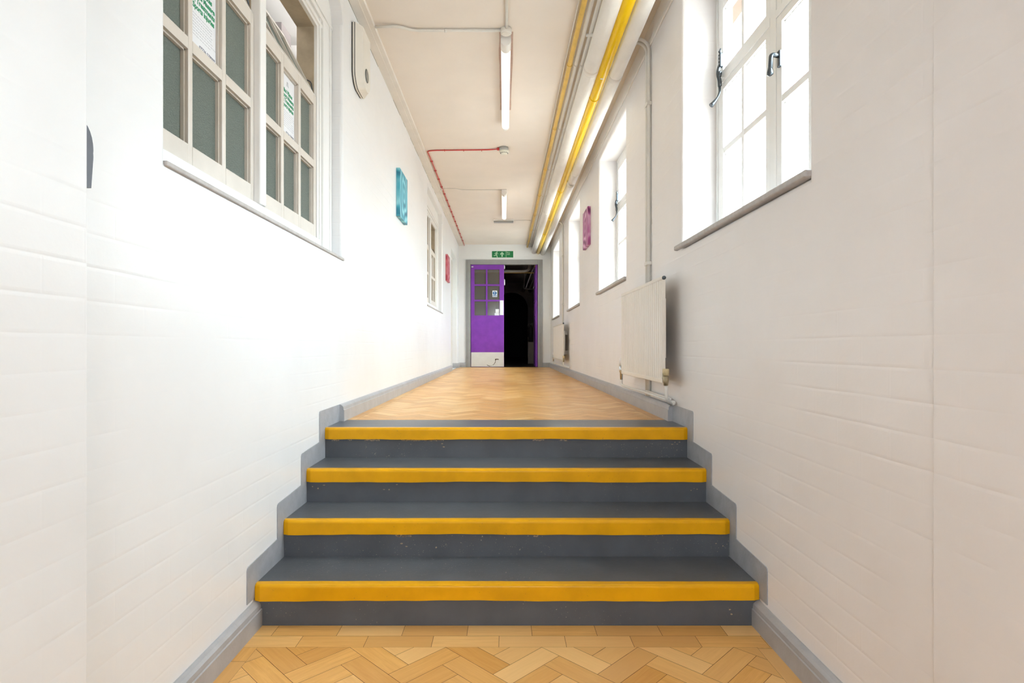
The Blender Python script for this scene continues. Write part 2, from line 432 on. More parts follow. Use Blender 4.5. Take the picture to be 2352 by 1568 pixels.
box(bm, BW[0], BW[1], Y0 - 0.12, Y0, ZF - 0.1, BW[2]); box(bm, BW[0], BW[1], Y0 - 0.12, Y0, BW[3], ZT + 0.1)
struct('wall_back', bm, 'wall_paint')
bm = B()
for x in (BW[0] + .03, 0, BW[1] - .03): box(bm, x - .03, x + .03, Y0 - .08, Y0 - .03, BW[2], BW[3])
for z in (BW[2] + .03, 1.15, BW[3] - .03): box(bm, BW[0], BW[1], Y0 - .078, Y0 - .032, z - .03, z + .03)
struct('window_8', bm, 'window_white')  # unseen window added behind the camera to light the near walls
bm = B(); box(bm, -1.2, 1.28, Y0 - 0.12, YE + 0.2, ZT, ZT + 0.12); struct('ceiling', bm, 'ceiling_paint')
# end wall with the doorway
DX0, DX1, DZ = -0.815, 0.815, 1.845
bm = B()
ER = 0.16
box(bm, XL, DX0 + 0.05, YE, YE + ER, ZU - 0.1, ZT); box(bm, DX1 - 0.05, XR, YE, YE + ER, ZU - 0.1, ZT)
box(bm, DX0 + 0.05, DX1 - 0.05, YE, YE + ER, DZ - 0.05, ZT)
struct('wall_end', bm, 'wall_paint')
# brick skin above the right-hand windows, outside
bm = B(); box(bm, 1.241, 1.33, Y0, YE, 1.872, 3.2); struct('wall_outer', bm, 'brick_orange')

# ---------------- floors: real wood blocks in a herringbone with straight borders
def floor_mesh(name, x0, x1, y0, y1, z, front_rows, seed):
    rnd = random.Random(seed)
    bm = B(); uvl = bm.loops.layers.uv.new('UVMap')
    clr = bm.loops.layers.float_color.new('tone')
    W_, L_, n_ = 0.081, 0.243, 3
    g = 0.0007
    def clip(poly, a, b, c):          # keep a*x+b*y <= c
        out = []
        for i in range(len(poly)):
            p, q = poly[i], poly[(i + 1) % len(poly)]
            dp, dq = a * p[0] + b * p[1] - c, a * q[0] + b * q[1] - c
            if dp <= 0: out.append(p)
            if dp * dq < 0:
                t = dp / (dp - dq); out.append(tuple(p[k] + (q[k] - p[k]) * t for k in range(4)))
        return out
    def block(poly, lim):
        ox, oy = rnd.uniform(0, 90), rnd.uniform(0, 90)
        poly = [(p[0], p[1], p[2] + ox, p[3] + oy) for p in poly]
        for (a, b, c) in ((-1, 0, -lim[0]), (1, 0, lim[1]), (0, -1, -lim[2]), (0, 1, lim[3])):
            poly = clip(poly, a, b, c)
            if len(poly) < 3: return
        pp = []
        for p in poly:
            if not pp or abs(p[0] - pp[-1][0]) + abs(p[1] - pp[-1][1]) > 1e-5: pp.append(p)
        if len(pp) < 3: return
        f = bm.faces.new([bm.verts.new((p[0], p[1], z)) for p in pp]); f.normal_update()
        if f.normal.z < 0: f.normal_flip()
        tone = (rnd.random() ** 1.6 * 0.75, rnd.random() ** 2.2, 0, 1)
        co = {(round(p[0], 5), round(p[1], 5)): p for p in pp}
        for l in f.loops:
            p = co[(round(l.vert.co.x, 5), round(l.vert.co.y, 5))] if (round(l.vert.co.x, 5), round(l.vert.co.y, 5)) in co else pp[0]
            l[uvl].uv = (p[2], p[3]); l[clr] = tone
        f.material_index = 0
    def rect(ax, ay, bx, by, lim, along_x=True):
        q = [(ax + g, ay + g), (bx - g, ay + g), (bx - g, by - g), (ax + g, by - g)]
        block([(p[0], p[1], p[0], p[1]) if along_x else (p[0], p[1], p[1], p[0]) for p in q], lim)
    # straight rows at the ends, running across
    bw = W_
    for k in range(front_rows):
        yy = y1 - (k + 1) * bw; off = (-0.09, 0.03)[k % 2]
        x = x0 - 0.3 + off
        while x < x1: rect(x, yy, x + L_, yy + bw, (x0, x1, y0, y1)); x += L_
    yh = y1 - front_rows * bw if front_rows else y1
    for (sx, i) in ((x0, 0), (x1 - bw, 1)):
        y = y0 - rnd.uniform(0, 0.2)
        while y < yh + 0.0: rect(sx, y, sx + bw, y + L_, (x0, x1, y0, yh), False); y += L_
    lim = (x0 + bw, x1 - bw, y0, yh)
    c45 = math.sqrt(0.5)
    R_ = int((x1 - x0 + y1 - y0) / W_) + 8
    cx, cy = 0.02, yh
    def tr(u, v): return (cx + (u - v) * c45, cy + (u + v) * c45)
    for i in range(-R_, R_):
        for j in range(-R_, R_):
            t = (i - j) % (2 * n_)
            if t == 0: a = (i * W_, j * W_, (i + n_) * W_, (j + 1) * W_); hz = True
            elif t == 2 * n_ - 1: a = (i * W_, j * W_, (i + 1) * W_, (j + n_) * W_); hz = False
            else: continue
            m = tr((a[0] + a[2]) / 2, (a[1] + a[3]) / 2)
            if not (lim[0] - 0.2 < m[0] < lim[1] + 0.2 and lim[2] - 0.2 < m[1] < lim[3] + 0.2): continue
            q = [(a[0] + g, a[1] + g), (a[2] - g, a[1] + g), (a[2] - g, a[3] - g), (a[0] + g, a[3] - g)]
            block([(*tr(*p), p[0] if hz else p[1], p[1] if hz else p[0]) for p in q], lim)
    nf = len(bm.faces)
    box(bm, x0 - 0.05, x1 + 0.05, y0, y1 + 0.1, z - 0.12, z - 0.0015)
    bm.faces.ensure_lookup_table()
    for f in bm.faces[nf:]: f.material_index = 1
    return struct(name, bm, ['wood_block', 'wood_gap'])
N = [2.222, 2.513, 2.804, 3.095]         # nosing fronts
TR = [-0.915, -0.755, -0.595, -0.435]    # treads
floor_mesh('floor', XL, XR, Y0, 2.2362, ZF, 2, 3)
floor_mesh('floor', XL, XR, 3.445, YE, ZU, 0, 5)

# ---------------- staircase
st = Thing('staircase', (0, N[0], ZF), 'four grey-painted steps with yellow nosings up to the wooden floor', 'staircase')
X_ = lambda px, y: (px - 1158) * y / F
# chips in the riser paint: flakes of bare render just under the yellow
def chips(bm, k, xs, spread, zoff, seed):
    rnd = random.Random(seed)
    for (xa, xb, dens) in xs:
        x = xa
        while x < xb:
            w_ = rnd.uniform(0.002, 0.008); h_ = rnd.uniform(0.0015, 0.0045); zc = TR[k] - 0.064 - zoff - rnd.random() * spread
            m = 7; poly = [(x + w_ * math.cos(2 * PI * i / m) * rnd.uniform(0.6, 1.1), zc + h_ * math.sin(2 * PI * i / m) * rnd.uniform(0.6, 1.1)) for i in range(m)]
            prism(bm, poly, lambda p, q, d: (p, d, q), N[k] + 0.0136, N[k] + 0.0142)
            x += dens * rnd.uniform(0.5, 1.5)
CH = ((3, [(X_(762, 3.1), X_(778, 3.1), .006), (X_(800, 3.1), X_(806, 3.1), .008), (X_(838, 3.1), X_(872, 3.1), .005), (X_(922, 3.1), X_(1020, 3.1), .004), (X_(1225, 3.1), X_(1250, 3.1), .006), (X_(1285, 3.1), X_(1305, 3.1), .008)], .005, .0, 1),
      (1, [(X_(910, 2.52), X_(943, 2.52), .004), (X_(1228, 2.52), X_(1238, 2.52), .006)], .006, .003, 2),
      (3, [(X_(943, 3.1), X_(947, 3.1), .01), (X_(1015, 3.1), X_(1022, 3.1), .01), (X_(1545, 3.1), X_(1572, 3.1), .018)], .03, .012, 4),
      (2, [(X_(715, 2.8), X_(745, 2.8), .02), (X_(880, 2.8), X_(920, 2.8), .04), (X_(1590, 2.8), X_(1605, 2.8), .012)], .03, .01, 3),
      (1, [(X_(920, 2.5), X_(935, 2.5), .02), (X_(1000, 2.5), X_(1010, 2.5), .02), (X_(1650, 2.5), X_(1670, 2.5), .02)], .04, .02, 6), (0, [(X_(1680, 2.22), X_(1690, 2.22), .01)], .04, .03, 9))
for k in range(4):
    y0 = N[k] + 0.014; y1 = (N[k + 1] + 0.014) if k < 3 else 3.445
    bm = B(); box(bm, XL + 0.0005, XR - 0.0005, y0, y1, ZF, TR[k])
    n0 = len(bm.faces)
    for c in CH:
        if c[0] == k: chips(bm, *c)
    bm.faces.ensure_lookup_table()
    for f in bm.faces[n0:]: f.material_index = 1
    s_ = st.part('step', bm, ['step_grey', 'chip_tan'])
    # nosing: rounded front edge, slightly wavy lower paint line
    nx = 90; rows = []
    rnd = random.Random(k + 11); ph = [rnd.uniform(0, 6) for _ in range(4)]
    bm = B()
    xa, xb = XL + 0.004, XR - 0.004
    for i in range(nx + 1):
        x = xa + (xb - xa) * i / nx
        wv = 0.0016 * math.sin(x * 5 + ph[0]) + 0.0009 * math.sin(x * 13 + ph[1]) + 0.0006 * math.sin(x * 41 + ph[2])
        wt = 0.0020 * math.sin(x * 3 + ph[3]) + 0.0006 * math.sin(x * 37 + ph[0])
        endr = 0.008 * (1 if i in (0, nx) else 0)
        r = 0.013; zt = TR[k] + 0.0012; yf = N[k] + endr
        pr = [(N[k] + 0.036 + wt, TR[k] - 0.01), (N[k] + 0.036 + wt, zt)]
        for a in range(6):
            t = a / 5 * PI / 2
            pr.append((yf + r - r * math.sin(t), zt - r + r * math.cos(t)))
        pr += [(yf, TR[k] - 0.060 + wv), (N[k] + 0.016, TR[k] - 0.060 + wv)]
        rows.append([bm.verts.new((x, p, q)) for p, q in pr])
    fs = [bm.faces.new(rows[0][::-1]), bm.faces.new(rows[-1])]
    m_ = len(rows[0])
    for a, b in zip(rows, rows[1:]):
        for j in range(m_):
            f = bm.faces.new((a[j], a[(j + 1) % m_], b[(j + 1) % m_], b[j])); fs.append(f)
    bmesh.ops.recalc_face_normals(bm, faces=fs)
    st.part('nosing', bm, 'step_yellow', s_, 'yellow painted nosing')
# grey painted band that steps up each wall beside the stairs
for sgn, xw, nm in ((-1, XL, 'trim_3'), (1, XR, 'trim_4')):
    e = [2.165, 2.455, 2.745, 3.015]; up = 0.088; pol = [(3.385, ZU - 0.002)]
    pol += [(3.385, ZU + 0.098)]
    for k in (3, 2, 1, 0):
        zt = TR[k] + up + (0.01 if k == 3 else 0); r = 0.014
        pol += [(e[k] + r, zt), (e[k] + r * .3, zt - r * .3), (e[k], zt - r)]
        zn = TR[k - 1] + up + 0.012 if k > 0 else ZF + 0.11
        pol += [(e[k], zn)]
    pol += [(2.30, ZF + 0.11), (2.30, TR[0] - 0.02), (N[1] + .03, TR[0] - 0.02), (N[1] + .03, TR[1] - 0.02), (N[2] + .03, TR[1] - 0.02), (N[2] + .03, TR[2] - 0.02), (N[3] + .03, TR[2] - 0.02), (N[3] + .03, ZU - 0.002)]
    bm = B(); prism(bm, pol, lambda p, q, d: (d, p, q), xw, xw - sgn * 0.0035)
    struct(nm, bm, 'band_grey')

# ---------------- skirtings: torus-moulded profile
def skirt_prof(h=0.098, t=0.03):
    return [(0, 0), (t, 0), (t, h * 0.66), (t - 0.004, h * 0.69), (t - 0.004, h * 0.74), (t - 0.006, h * 0.86), (t - 0.014, h * 0.95), (t - 0.024, h), (0, h)]
def skirt(name, wall_x, s, y0, y1, z):
    bm = B(); prism(bm, skirt_prof(), lambda a, b, d: (wall_x - s * a, d, z + b), y0, y1); return struct(name, bm, 'skirting_grey')
skirt('baseboard_left', XL, -1, 1.294, 2.236, ZF)
skirt('baseboard_right', XR, 1, Y0, 2.236, ZF)
skirt('baseboard_left', XL, -1, 3.38, 10.5, ZU)
skirt('baseboard_left', XL, -1, 11.9, YE, ZU)
skirt('baseboard_right', XR, 1, 3.38, YE, ZU)
bm = B(); prism(bm, skirt_prof(), lambda a, b, d: (d, 11.9 - a, ZU + b), -1.10, XL + 0.03); struct('baseboard_left', bm, 'skirting_grey')
for a, b in ((XL, DX0), (DX1, XR)):
    bm = B(); prism(bm, skirt_prof(), lambda p, q, d: (d, YE - p, ZU + q), a, b); struct('baseboard_end', bm, 'skirting_grey')

# ---------------- cornice box on the left, thin strip on the right
bm = B()
prism(bm, [(XL, ZT), (XL, 2.143), (-0.904, 2.143), (-0.904, 2.150), (-0.873, 2.150), (-0.870, 2.153), (-0.870, ZT)], lambda a, b, d: (a, d, b), Y0, YE)
c_ = struct('trim_5', bm, 'cornice_paint')
rnd = random.Random(5); bm = B(); y = 3.0
while y < 9.5:
    l_ = rnd.uniform(0.08, 0.35)
    if rnd.random() < 0.75:
        k = 6; pts = [(y + l_ * i / k, 2.1415 - 0.003 * abs(math.sin(i * 1.3 + y))) for i in range(k + 1)]
        up_ = [(p[0], p[1] + 0.0015 + 0.001 * rnd.random()) for p in pts][::-1]
        prism(bm, pts + up_, lambda a, b, d: (d, a, b), XL + 0.0002, XL + 0.0012)
    y += l_ + rnd.uniform(0.05, 0.35)
o = mesh_obj('paint_crack', bm, 'crack_dark'); o.parent = c_; o['label'] = 'dark crack between wall and cornice'
bm = B(); box(bm, XR - 0.012, XR, Y0, YE, 2.018, 2.05, 0.003); struct('trim_6', bm, 'trim_white')

# ---------------- window sills
for i, y0 in enumerate(WIN_Y):
    bm = B(); y1 = y0 + WIN_W
    box(bm, 0.966, 1.17, y0 - 0.012, y1 + 0.13 if False else y1 + 0.10, 0.545, 0.572, 0.008, 3)
    struct('trim_%d' % (7 + i), bm, 'sill_grey')
for i, (a, b) in enumerate(LW):
    bm = B(); box(bm, -1.03, XL + 0.009, a - 0.008, b + 0.012, 0.513, 0.529, 0.004, 2); struct('trim_%d' % (12 + i), bm, 'sill_grey')

# ================================================================== RIGHT-HAND (OUTSIDE) WINDOWS
def monkey_tail(T, x, y, zt, zb):
    """wrought iron espagnolette fastener with a curled tail; hangs on the casement's far stile"""
    bm = B(); h = zt - zb
    tube(bm, [(x, y, zt), (x - .002, y, zt - .06 * h), (x, y, zt - .12 * h)], .005, 8, [.003, .008, .006])
    box(bm, x - .008, x + .008, y - .016, y + .016, zt - .34 * h, zt - .10 * h, .003)
    for q in (.06, .12, .18, .24): lathe(bm, (x - .004, y, zt - q * h), (-1, 0, 0), [(0, .007), (.004, .006), (.008, .002)], 10)
    pts = [(x - .004, y, zt - .30 * h), (x - .012, y, zt - .38 * h), (x - .014, y, zt - .46 * h), (x - .006, y, zt - .55 * h), (x - .004, y, zt - .66 * h)]
    tube(bm, fillet(pts, .02), .0105, 10)
    lathe(bm, (x + .002, y, zt - .45 * h), (-1, 0, 0), [(0, .016), (.014, .016), (.020, .008)], 16)
    T.append(('fastener_plate', bm))
    bm = B(); n_ = 14; pts = []; rad = []
    for i in range(n_ + 1):
        s = i / n_
        pts.append((x - .006 - .045 * s ** 1.6 + .010 * math.sin(s * PI) , y + .0, zt - (.64 + .36 * s) * h)); rad.append(.0075 - .002 * math.sin(s * PI) + .0055 * max(0, s - .6) / .4)
    tube(bm, pts, .006, 10, rad); T.append(('tail_handle', bm))
def right_window(num, y0, handles=True):
    T = Thing('window_%d' % num, (1.17, y0, WZ0), kind='structure')
    y1 = y0 + WIN_W; xf = 1.172; xb = 1.238
    bm = B()
    bv = .003
    box(bm, xf, xb, y0, y0 + .065, WZ0, WZ1); box(bm, xf, xb, y1 - .065, y1, WZ0, WZ1)          # jambs
    box(bm, xf, xb, y0 + .065, y1 - .065, WZ0, .60); box(bm, xf, xb, y0 + .065, y1 - .065, 1.84, WZ1)
    box(bm, xf - .006, xb, y0 + .612, y0 + .668, .60, 1.84, bv)                                    # mullion
    box(bm, xf - .008, xb, y0 + .065, y0 + .612, 1.408, 1.442, bv); box(bm, xf - .008, xb, y0 + .668, y1 - .065, 1.408, 1.442, bv)
    for (a, b_) in ((y0, 1), (y1, -1)):                                                             # bead round the lining
        tube(bm, [(xf - .003, a + b_ * .03, WZ0 + .03), (xf - .003, a + b_ * .03, WZ1 - .03)], .006, 8)
    T.part('window_frame', bm, 'window_white')
    for (a, b) in ((y0 + .065, y0 + .612), (y0 + .668, y1 - .065)):
        for (za, zb, rows, nm) in ((.60, 1.408, 2, 'casement'), (1.442, 1.84, 1, 'fanlight')):
            bm = B(); x0_, x1_ = xf - .004, xf + .036; s = .046
            top = .035; bot = .045 if rows == 2 else .034
            a_, b_ = a + .0015, b - .0015
            box(bm, x0_, x1_, a_, a_ + s, za, zb, bv); box(bm, x0_, x1_, b_ - s, b_, za, zb, bv)
            box(bm, x0_ + .001, x1_, a_ + s, b_ - s, za, za + bot); box(bm, x0_ + .001, x1_, a_ + s, b_ - s, zb - top, zb)
            ym = (a_ + b_) / 2
            # moulded glazing bars
            pr = [(-.017, x1_ - .004), (-.017, x0_ + .007), (-.014, x0_ + .002), (.014, x0_ + .002), (.017, x0_ + .007), (.017, x1_ - .004)]
            prism(bm, [(ym + p, q) for p, q in pr], lambda p, q, d: (q, p, d), za + bot, zb - top)
            if rows == 2:
                prism(bm, [(1.047 + p, q + .0007) for p, q in pr], lambda p, q, d: (q, d, p), a_ + s, b_ - s)
            # glazing bead inside each opening
            zl = [(za + bot, 1.032), (1.062, zb - top)] if rows == 2 else [(za + bot, zb - top)]
            for (ya, yb) in ((a_ + s, ym - .015), (ym + .015, b_ - s)):
                for (zc, zd) in zl:
                    for q in ((ya, ya + .004, zc, zd), (yb - .004, yb, zc, zd), (ya, yb, zc, zc + .004), (ya, yb, zd - .004, zd)):
                        box(bm, x0_ + .014, x1_ - .006, *q)
            fr = T.part(nm, bm, 'window_white')
            bm = B()
            for (ya, yb) in ((a_ + s, ym - .015), (ym + .015, b_ - s)):
                for (zc, zd) in zl:
                    box(bm, x0_ + .022, x0_ + .025, ya + .001, yb - .001, zc + .001, zd - .001)
            T.part('glass', bm, 'glass_clear', fr)
    if handles:
        L_ = []; monkey_tail(L_, xf - .018, y1 - .115, 1.59, 1.285)
        root = T.part('casement_fastener', L_[0][1], 'iron', label='black iron monkey-tail fastener')
        T.part('tail_handle', L_[1][1], 'iron', root)
        # cockspur handle on the near casement
        bm = B(); yc = y0 + .572
        box(bm, xf - .016, xf - .004, yc - .011, yc + .011, 1.180, 1.250, .004)
        tube(bm, fillet([(xf - .016, yc, 1.228), (xf - .044, yc + .002, 1.235), (xf - .048, yc + .002, 1.150)], .015), .0095, 10)
        lathe(bm, (xf - .048, yc + .002, 1.160), (0, 0, -1), [(-.02, .009), (0, .013), (.010, .013), (.016, .005)], 14)
        T.part('cockspur_handle', bm, 'iron', label='curved iron cockspur handle')
    return T
for i, y0 in enumerate(WIN_Y): right_window(i + 1, y0, i < 3)

# ================================================================== LEFT-HAND (INTERNAL) WINDOWS
def left_window(num, dy):
    T = Thing('window_%d' % num, (-1.05, 1.65 + dy, LWZ0), kind='structure')
    def bx(bm, xa, xb, ya, yb, za, zb, bev=0): box(bm, xa, xb, ya + dy, yb + dy, za, zb, bev)
    bm = B()
    # lining with a moulded architrave stepping back towards the sashes
    for (ya, yb) in ((3.235, 3.454), (1.652, 1.668)):
        bx(bm, -1.15, -1.045, ya, yb, LWZ0, LWZ1)
    for (ya, yb, x) in ((3.26, 3.28, -1.036), (3.30, 3.41, -1.030), (3.405, 3.42, -1.022), (3.425, 3.452, -1.027)):
        bx(bm, -1.05, x, ya, yb, LWZ0, 1.90, .003)
    bx(bm, -1.15, -1.03, 1.668, 3.235, LWZ0, .600, .003)
    bx(bm, -1.15, -1.045, 1.668, 3.235, 1.79, LWZ1)
    bx(bm, -1.15, -1.03, 1.652, 3.454, 1.90, LWZ1 + .0)
    for (za, zb, x) in ((1.81, 1.83, -1.0352), (1.85, 1.88, -1.0293), (1.88, 1.901, -1.0213)):
        bx(bm, -1.05, x, 1.655, 3.452, za, zb, .003)
    bx(bm, -1.15, -1.022, 2.430, 2.492, .600, 1.79, .006)                                  # mullion
    bx(bm, -1.12, -1.056, 1.668, 2.430, 1.396, 1.404); bx(bm, -1.12, -1.056, 2.492, 3.235, 1.396, 1.404)
    T.part('window_frame', bm, 'window_white')
    bm = B()
    for (ya, yb) in ((1.668, 2.430), (2.492, 3.235)):
        bx(bm, -1.158, -1.062, yb - .003, yb, 1.404, 1.788); bx(bm, -1.158, -1.062, ya, ya + .003, 1.404, 1.788)
        bx(bm, -1.158, -1.062, ya, yb, 1.786, 1.789)
    T.part('inner_lining', bm, 'timber_stain', label='tan unpainted inner lining')
    for (a, b, cols) in ((1.670, 2.429, [(1.715, 1.925), (1.953, 2.157), (2.187, 2.400)]), (2.494, 3.232, [(2.535, 2.728), (2.762, 2.960), (2.992, 3.195)])):
        bm = B(); xf = -1.050; xb = -1.09; z0, z1 = .602, 1.395
        zr = [(.674, .99), (1.03, 1.337)]
        cuts = [a] + [v for c in cols for v in c] + [b]
        for i in range(0, len(cuts), 2): bx(bm, xb, xf, cuts[i], cuts[i + 1], z0, z1, .003)
        for c in cols:
            for (za, zb) in ((z0, zr[0][0]), (zr[0][1], zr[1][0]), (zr[1][1], z1)): bx(bm, xb, xf - .0005, c[0], c[1], za, zb)
            for (za, zb) in zr:      # putty beads
                for q in ((c[0], c[0] + .006, za, zb), (c[1] - .006, c[1], za, zb), (c[0], c[1], za, za + .006), (c[0], c[1], zb - .006, zb)):
                    bx(bm, xf - .034, xf - .012, *q)
        fr = T.part('sash', bm, 'frame_cream')
        bm = B()
        for c in cols:
            for (za, zb) in zr: bx(bm, xf - .028, xf - .024, c[0] + .001, c[1] - .001, za + .001, zb - .001)
        T.part('glass', bm, 'glass_obscure', fr, 'greenish obscured glass')
        # fanlight, hinged at its foot and tilted into the next room
        th = math.radians(27); L_ = .372; fx = -1.058
        def P(u, q, t_): return (fx - q * math.sin(th) - t_ * math.cos(th), u + dy, 1.406 + q * math.cos(th) - t_ * math.sin(th))
        bm = B(); t2 = .035
        def pb(ua, ub, qa, qb):
            prism(bm, [(ua, qa), (ub, qa), (ub, qb), (ua, qb)], lambda p, q, d: P(p, q, d), 0, t2)
        w3 = (b - a) / 3
        pb(a + .01, b - .01, 0, .045); pb(a + .01, b - .01, L_ - .04, L_); pb(a + .01, a + .05, .045, L_ - .04); pb(b - .05, b - .01, .045, L_ - .04)
        for k in (1, 2): pb(a + w3 * k - .011, a + w3 * k + .011, .045, L_ - .04)
        fr = T.part('fanlight', bm, 'frame_cream', label='fanlight tilted open into the next room')
        bm = B(); prism(bm, [(a + .05, .045), (b - .05, .045), (b - .05, L_ - .04), (a + .05, L_ - .04)], lambda p, q, d: P(p, q, d), .014, .018)
        T.part('glass', bm, 'glass_obscure', fr)
        bm = B(); tube(bm, fillet([(-1.068, b - .004 + dy, 1.415), (-1.075, b - .010 + dy, 1.475), (-1.105, b - .014 + dy, 1.485), (-1.11, b - .03 + dy, 1.50)], .02), .003, 6)
        T.part('window_stay', bm, 'iron', fr, 'bent metal stay')
    return T
left_window(6, 0); left_window(7, 5.615)

def poster(y0, y1, z0, z1, full, label):
    T = Thing('poster', (-1.072, y0, z0), label, 'poster')
    x = -1.0715
    bm = B(); box(bm, x - .0006, x, y0, y1, z0, z1); T.part('paper_sheet', bm, 'paper')
    w_ = y1 - y0; h_ = z1 - z0
    bm = B()
    for i, (s, ww) in enumerate((('Mind Pilates', .62), ('Sports Massage', .72), ('& Treatments', .72), ('Sports injuries', .70))):
        text(bm, s, h_ * .088, FR_LEFT, (x + .0003, y0 + w_ * .20, z1 - h_ * (.30 + i * .078)), .0011, width=w_ * ww)
    T.part('heading_text', bm, 'ink_green', label='bold green lettering')
    rnd = random.Random(int(y0 * 100)); bm = B()
    for i in range(8):
        z = z1 - h_ * (.60 + i * .034); y = y0 + w_ * .20; end = y0 + w_ * (.92 - .2 * rnd.random())
        while y < end:
            l_ = rnd.uniform(.006, .02); k = 6
            pts = [(x + .0004, y + l_ * q / k, z + .0012 * math.sin(q * 2.1 + rnd.random())) for q in range(k + 1)]
            tube(bm, pts, .0004, 4); y += l_ + .004
    T.part('handwriting', bm, 'ink_soft', label='faint grey handwritten lines')
    bm = B(); text(bm, '07736 578909', h_ * .05, FR_LEFT, (x + .0003, y0 + w_ * .40, z0 + h_ * .055), .0002, width=w_ * .52)
    T.part('phone_number', bm, 'ink_grey')
    bm = B(); zc = z1 - h_ * .14
    for i in range(4): tube(bm, [(x + .0004, y0 + w_ * .5 + (i - 1.5) * .009, zc - .012), (x + .0004, y0 + w_ * .5 + (i - 1.5) * .004, zc + .012)], .0005, 4)
    T.part('small_emblem', bm, 'ink_soft')
    return T
poster(1.950, 2.160, 1.032, 1.337, True, 'white A4 poster with green lettering on the left wall window, nearest to the stairs')
poster(2.762, 2.962, 1.032, 1.337, False, 'white A4 poster with green lettering, on the farther half of the near window')
bm = B(); box(bm, -1.0715, -1.071, 8.37, 8.57, 1.035, 1.30); single('poster', bm, 'paper', (-1.07, 8.37, 1.035), 'small pale poster in the narrow-looking far window on the left wall', 'poster')

# ---------------- the room behind the internal windows
bm = B()
box(bm, -3.3, -3.2, 0.0, 10.4, ZF, 2.9); box(bm, -3.2, -1.165, -0.1, 0.0, ZF, 2.9); box(bm, -3.2, -1.165, 10.4, 10.5, ZF, 2.9)
struct('wall_far_left', bm, 'room_wall')
bm = B(); box(bm, -3.2, -1.165, 0.0, 10.4, 2.55, 2.62); struct('ceiling', bm, 'room_wall')
bm = B(); box(bm, -3.2, -1.165, 0.0, 10.4, ZU - .05, ZU); struct('floor', bm, 'dim_floor')
bm = B(); box(bm, -2.1, -1.75, 4.55, 4.75, ZU, 2.55); struct('trim_14', bm, 'room_mauve')
bm = B(); box(bm, -3.2, -1.165, 5.4, 5.5, ZU, 2.55); struct('wall_far_left', bm, 'room_wall')
bm = B(); box(bm, -1.9, -1.165, 4.9, 5.15, 2.15, 2.55); struct('trim_15', bm, 'room_wall')
def area(name, loc, sx, sy, power, col, rot=(0, 0, 0)):
    l = bpy.data.lights.new(name, 'AREA'); l.shape = 'RECTANGLE'; l.size = sx; l.size_y = sy; l.energy = power; l.color = col
    o = bpy.data.objects.new(name, l); COL.objects.link(o); o.location = (loc[0], loc[1], loc[2] + H); o.rotation_euler = rot
area('room_ceiling_lamp', (-2.2, 2.6, 2.5), .9, 3.0, 9, (1, .93, .82))
area('room_ceiling_lamp', (-2.2, 8.2, 2.5), .9, 3.0, 10, (1, .93, .82))

# ================================================================== DOOR IN THE LEFT WALL, FAR END
T = Thing('door_1', (-1.1, 10.5, ZU), kind='structure')
bm = B(); box(bm, -1.15, -1.06, 10.502, 10.56, ZU, 1.798); box(bm, -1.15, -1.06, 11.84, 11.898, ZU, 1.798); box(bm, -1.15, -1.06, 10.56, 11.84, 1.74, 1.798)
T.part('door_frame', bm, 'trim_white')
bm = B(); box(bm, -1.13, -1.09, 10.562, 11.838, ZU, .60); box(bm, -1.13, -1.09, 10.562, 10.66, .60, 1.738); box(bm, -1.13, -1.09, 11.74, 11.838, .60, 1.738); box(bm, -1.13, -1.09, 10.66, 11.74, 1.64, 1.738)
lf = T.part('door_leaf', bm, 'trim_white')
bm = B(); box(bm, -1.115, -1.105, 10.661, 11.739, .601, 1.639); T.part('glass', bm, 'glass_obscure', lf, 'dark obscured glass')
bm = B(); tube(bm, fillet([(-1.09, 10.62, .55), (-1.05, 10.62, .55), (-1.05, 10.73, .55)], .012), .009, 8); T.part('door_handle', bm, 'chrome', lf)

# ================================================================== END DOORS
T = Thing('door_2', (0, YE, ZU), kind='structure')
bm = B(); aw = .10
for (a, b) in ((DX0, DX0 + aw), (DX1 - aw, DX1)):
    box(bm, a, b, YE - .022, YE + .10, ZU, DZ, .004)
    box(bm, a + .03, a + .045, YE - .028, YE - .02, ZU, DZ - .02, .003); 
box(bm, DX0 + aw, DX1 - aw, YE - .0215, YE + .10, DZ - aw, DZ, .004)
T.part('door_frame', bm, 'frame_grey')
DXa, DXb = -.706, 0.0; zt = DZ - aw - .003
dy0, dy1 = YE + .005, YE + .045
def leaf(bm, f):
    """f(u0,u1,z0,z1) adds a box of the leaf, u measured from the hinge"""
    W_ = .703; st_ = .075
    f(0, st_, ZU + .006, zt); f(W_ - st_ - .02, W_, ZU + .006, zt)
    f(st_, W_ - st_ - .02, ZU + .006, .665); f(st_, W_ - st_ - .02, 1.64, zt)
    for z in (.98, 1.31): f(st_, W_ - st_ - .02, z - .017, z + .017)
    um = .335
    for (a, b) in ((.665, .963), (.997, 1.293), (1.327, 1.64)): f(um - .017, um + .017, a, b)
bm = B(); leaf(bm, lambda a, b, c, d: box(bm, DXa + a, DXa + b, dy0, dy1, c, d))
lf = T.part('door_leaf', bm, 'purple_paint', label='closed purple door leaf')
bm = B()
for (a, b) in ((.076, .317), (.353, .607)):
    for (c, d) in ((.666, .962), (.998, 1.292), (1.328, 1.639)): box(bm, DXa + a, DXa + b, dy0 + .018, dy0 + .022, c, d)
T.part('glass', bm, 'glass_door', lf)
bm = B(); box(bm, DXa + .004, DXb - .006, dy0 - .003, dy0, ZU + .012, -.118); T.part('kick_plate', bm, 'white_panel', lf, 'white kick plate with a scratch')
bm = B(); box(bm, -.092, -.012, dy0 - .004, dy0, .672, .985, .001); T.part('push_plate', bm, 'plate_white', lf, 'white push plate')
bm = B(); sc = F / YE
K = lambda x, y: ((x - 1158) * (YE) / F, (796 - y) * YE / F)
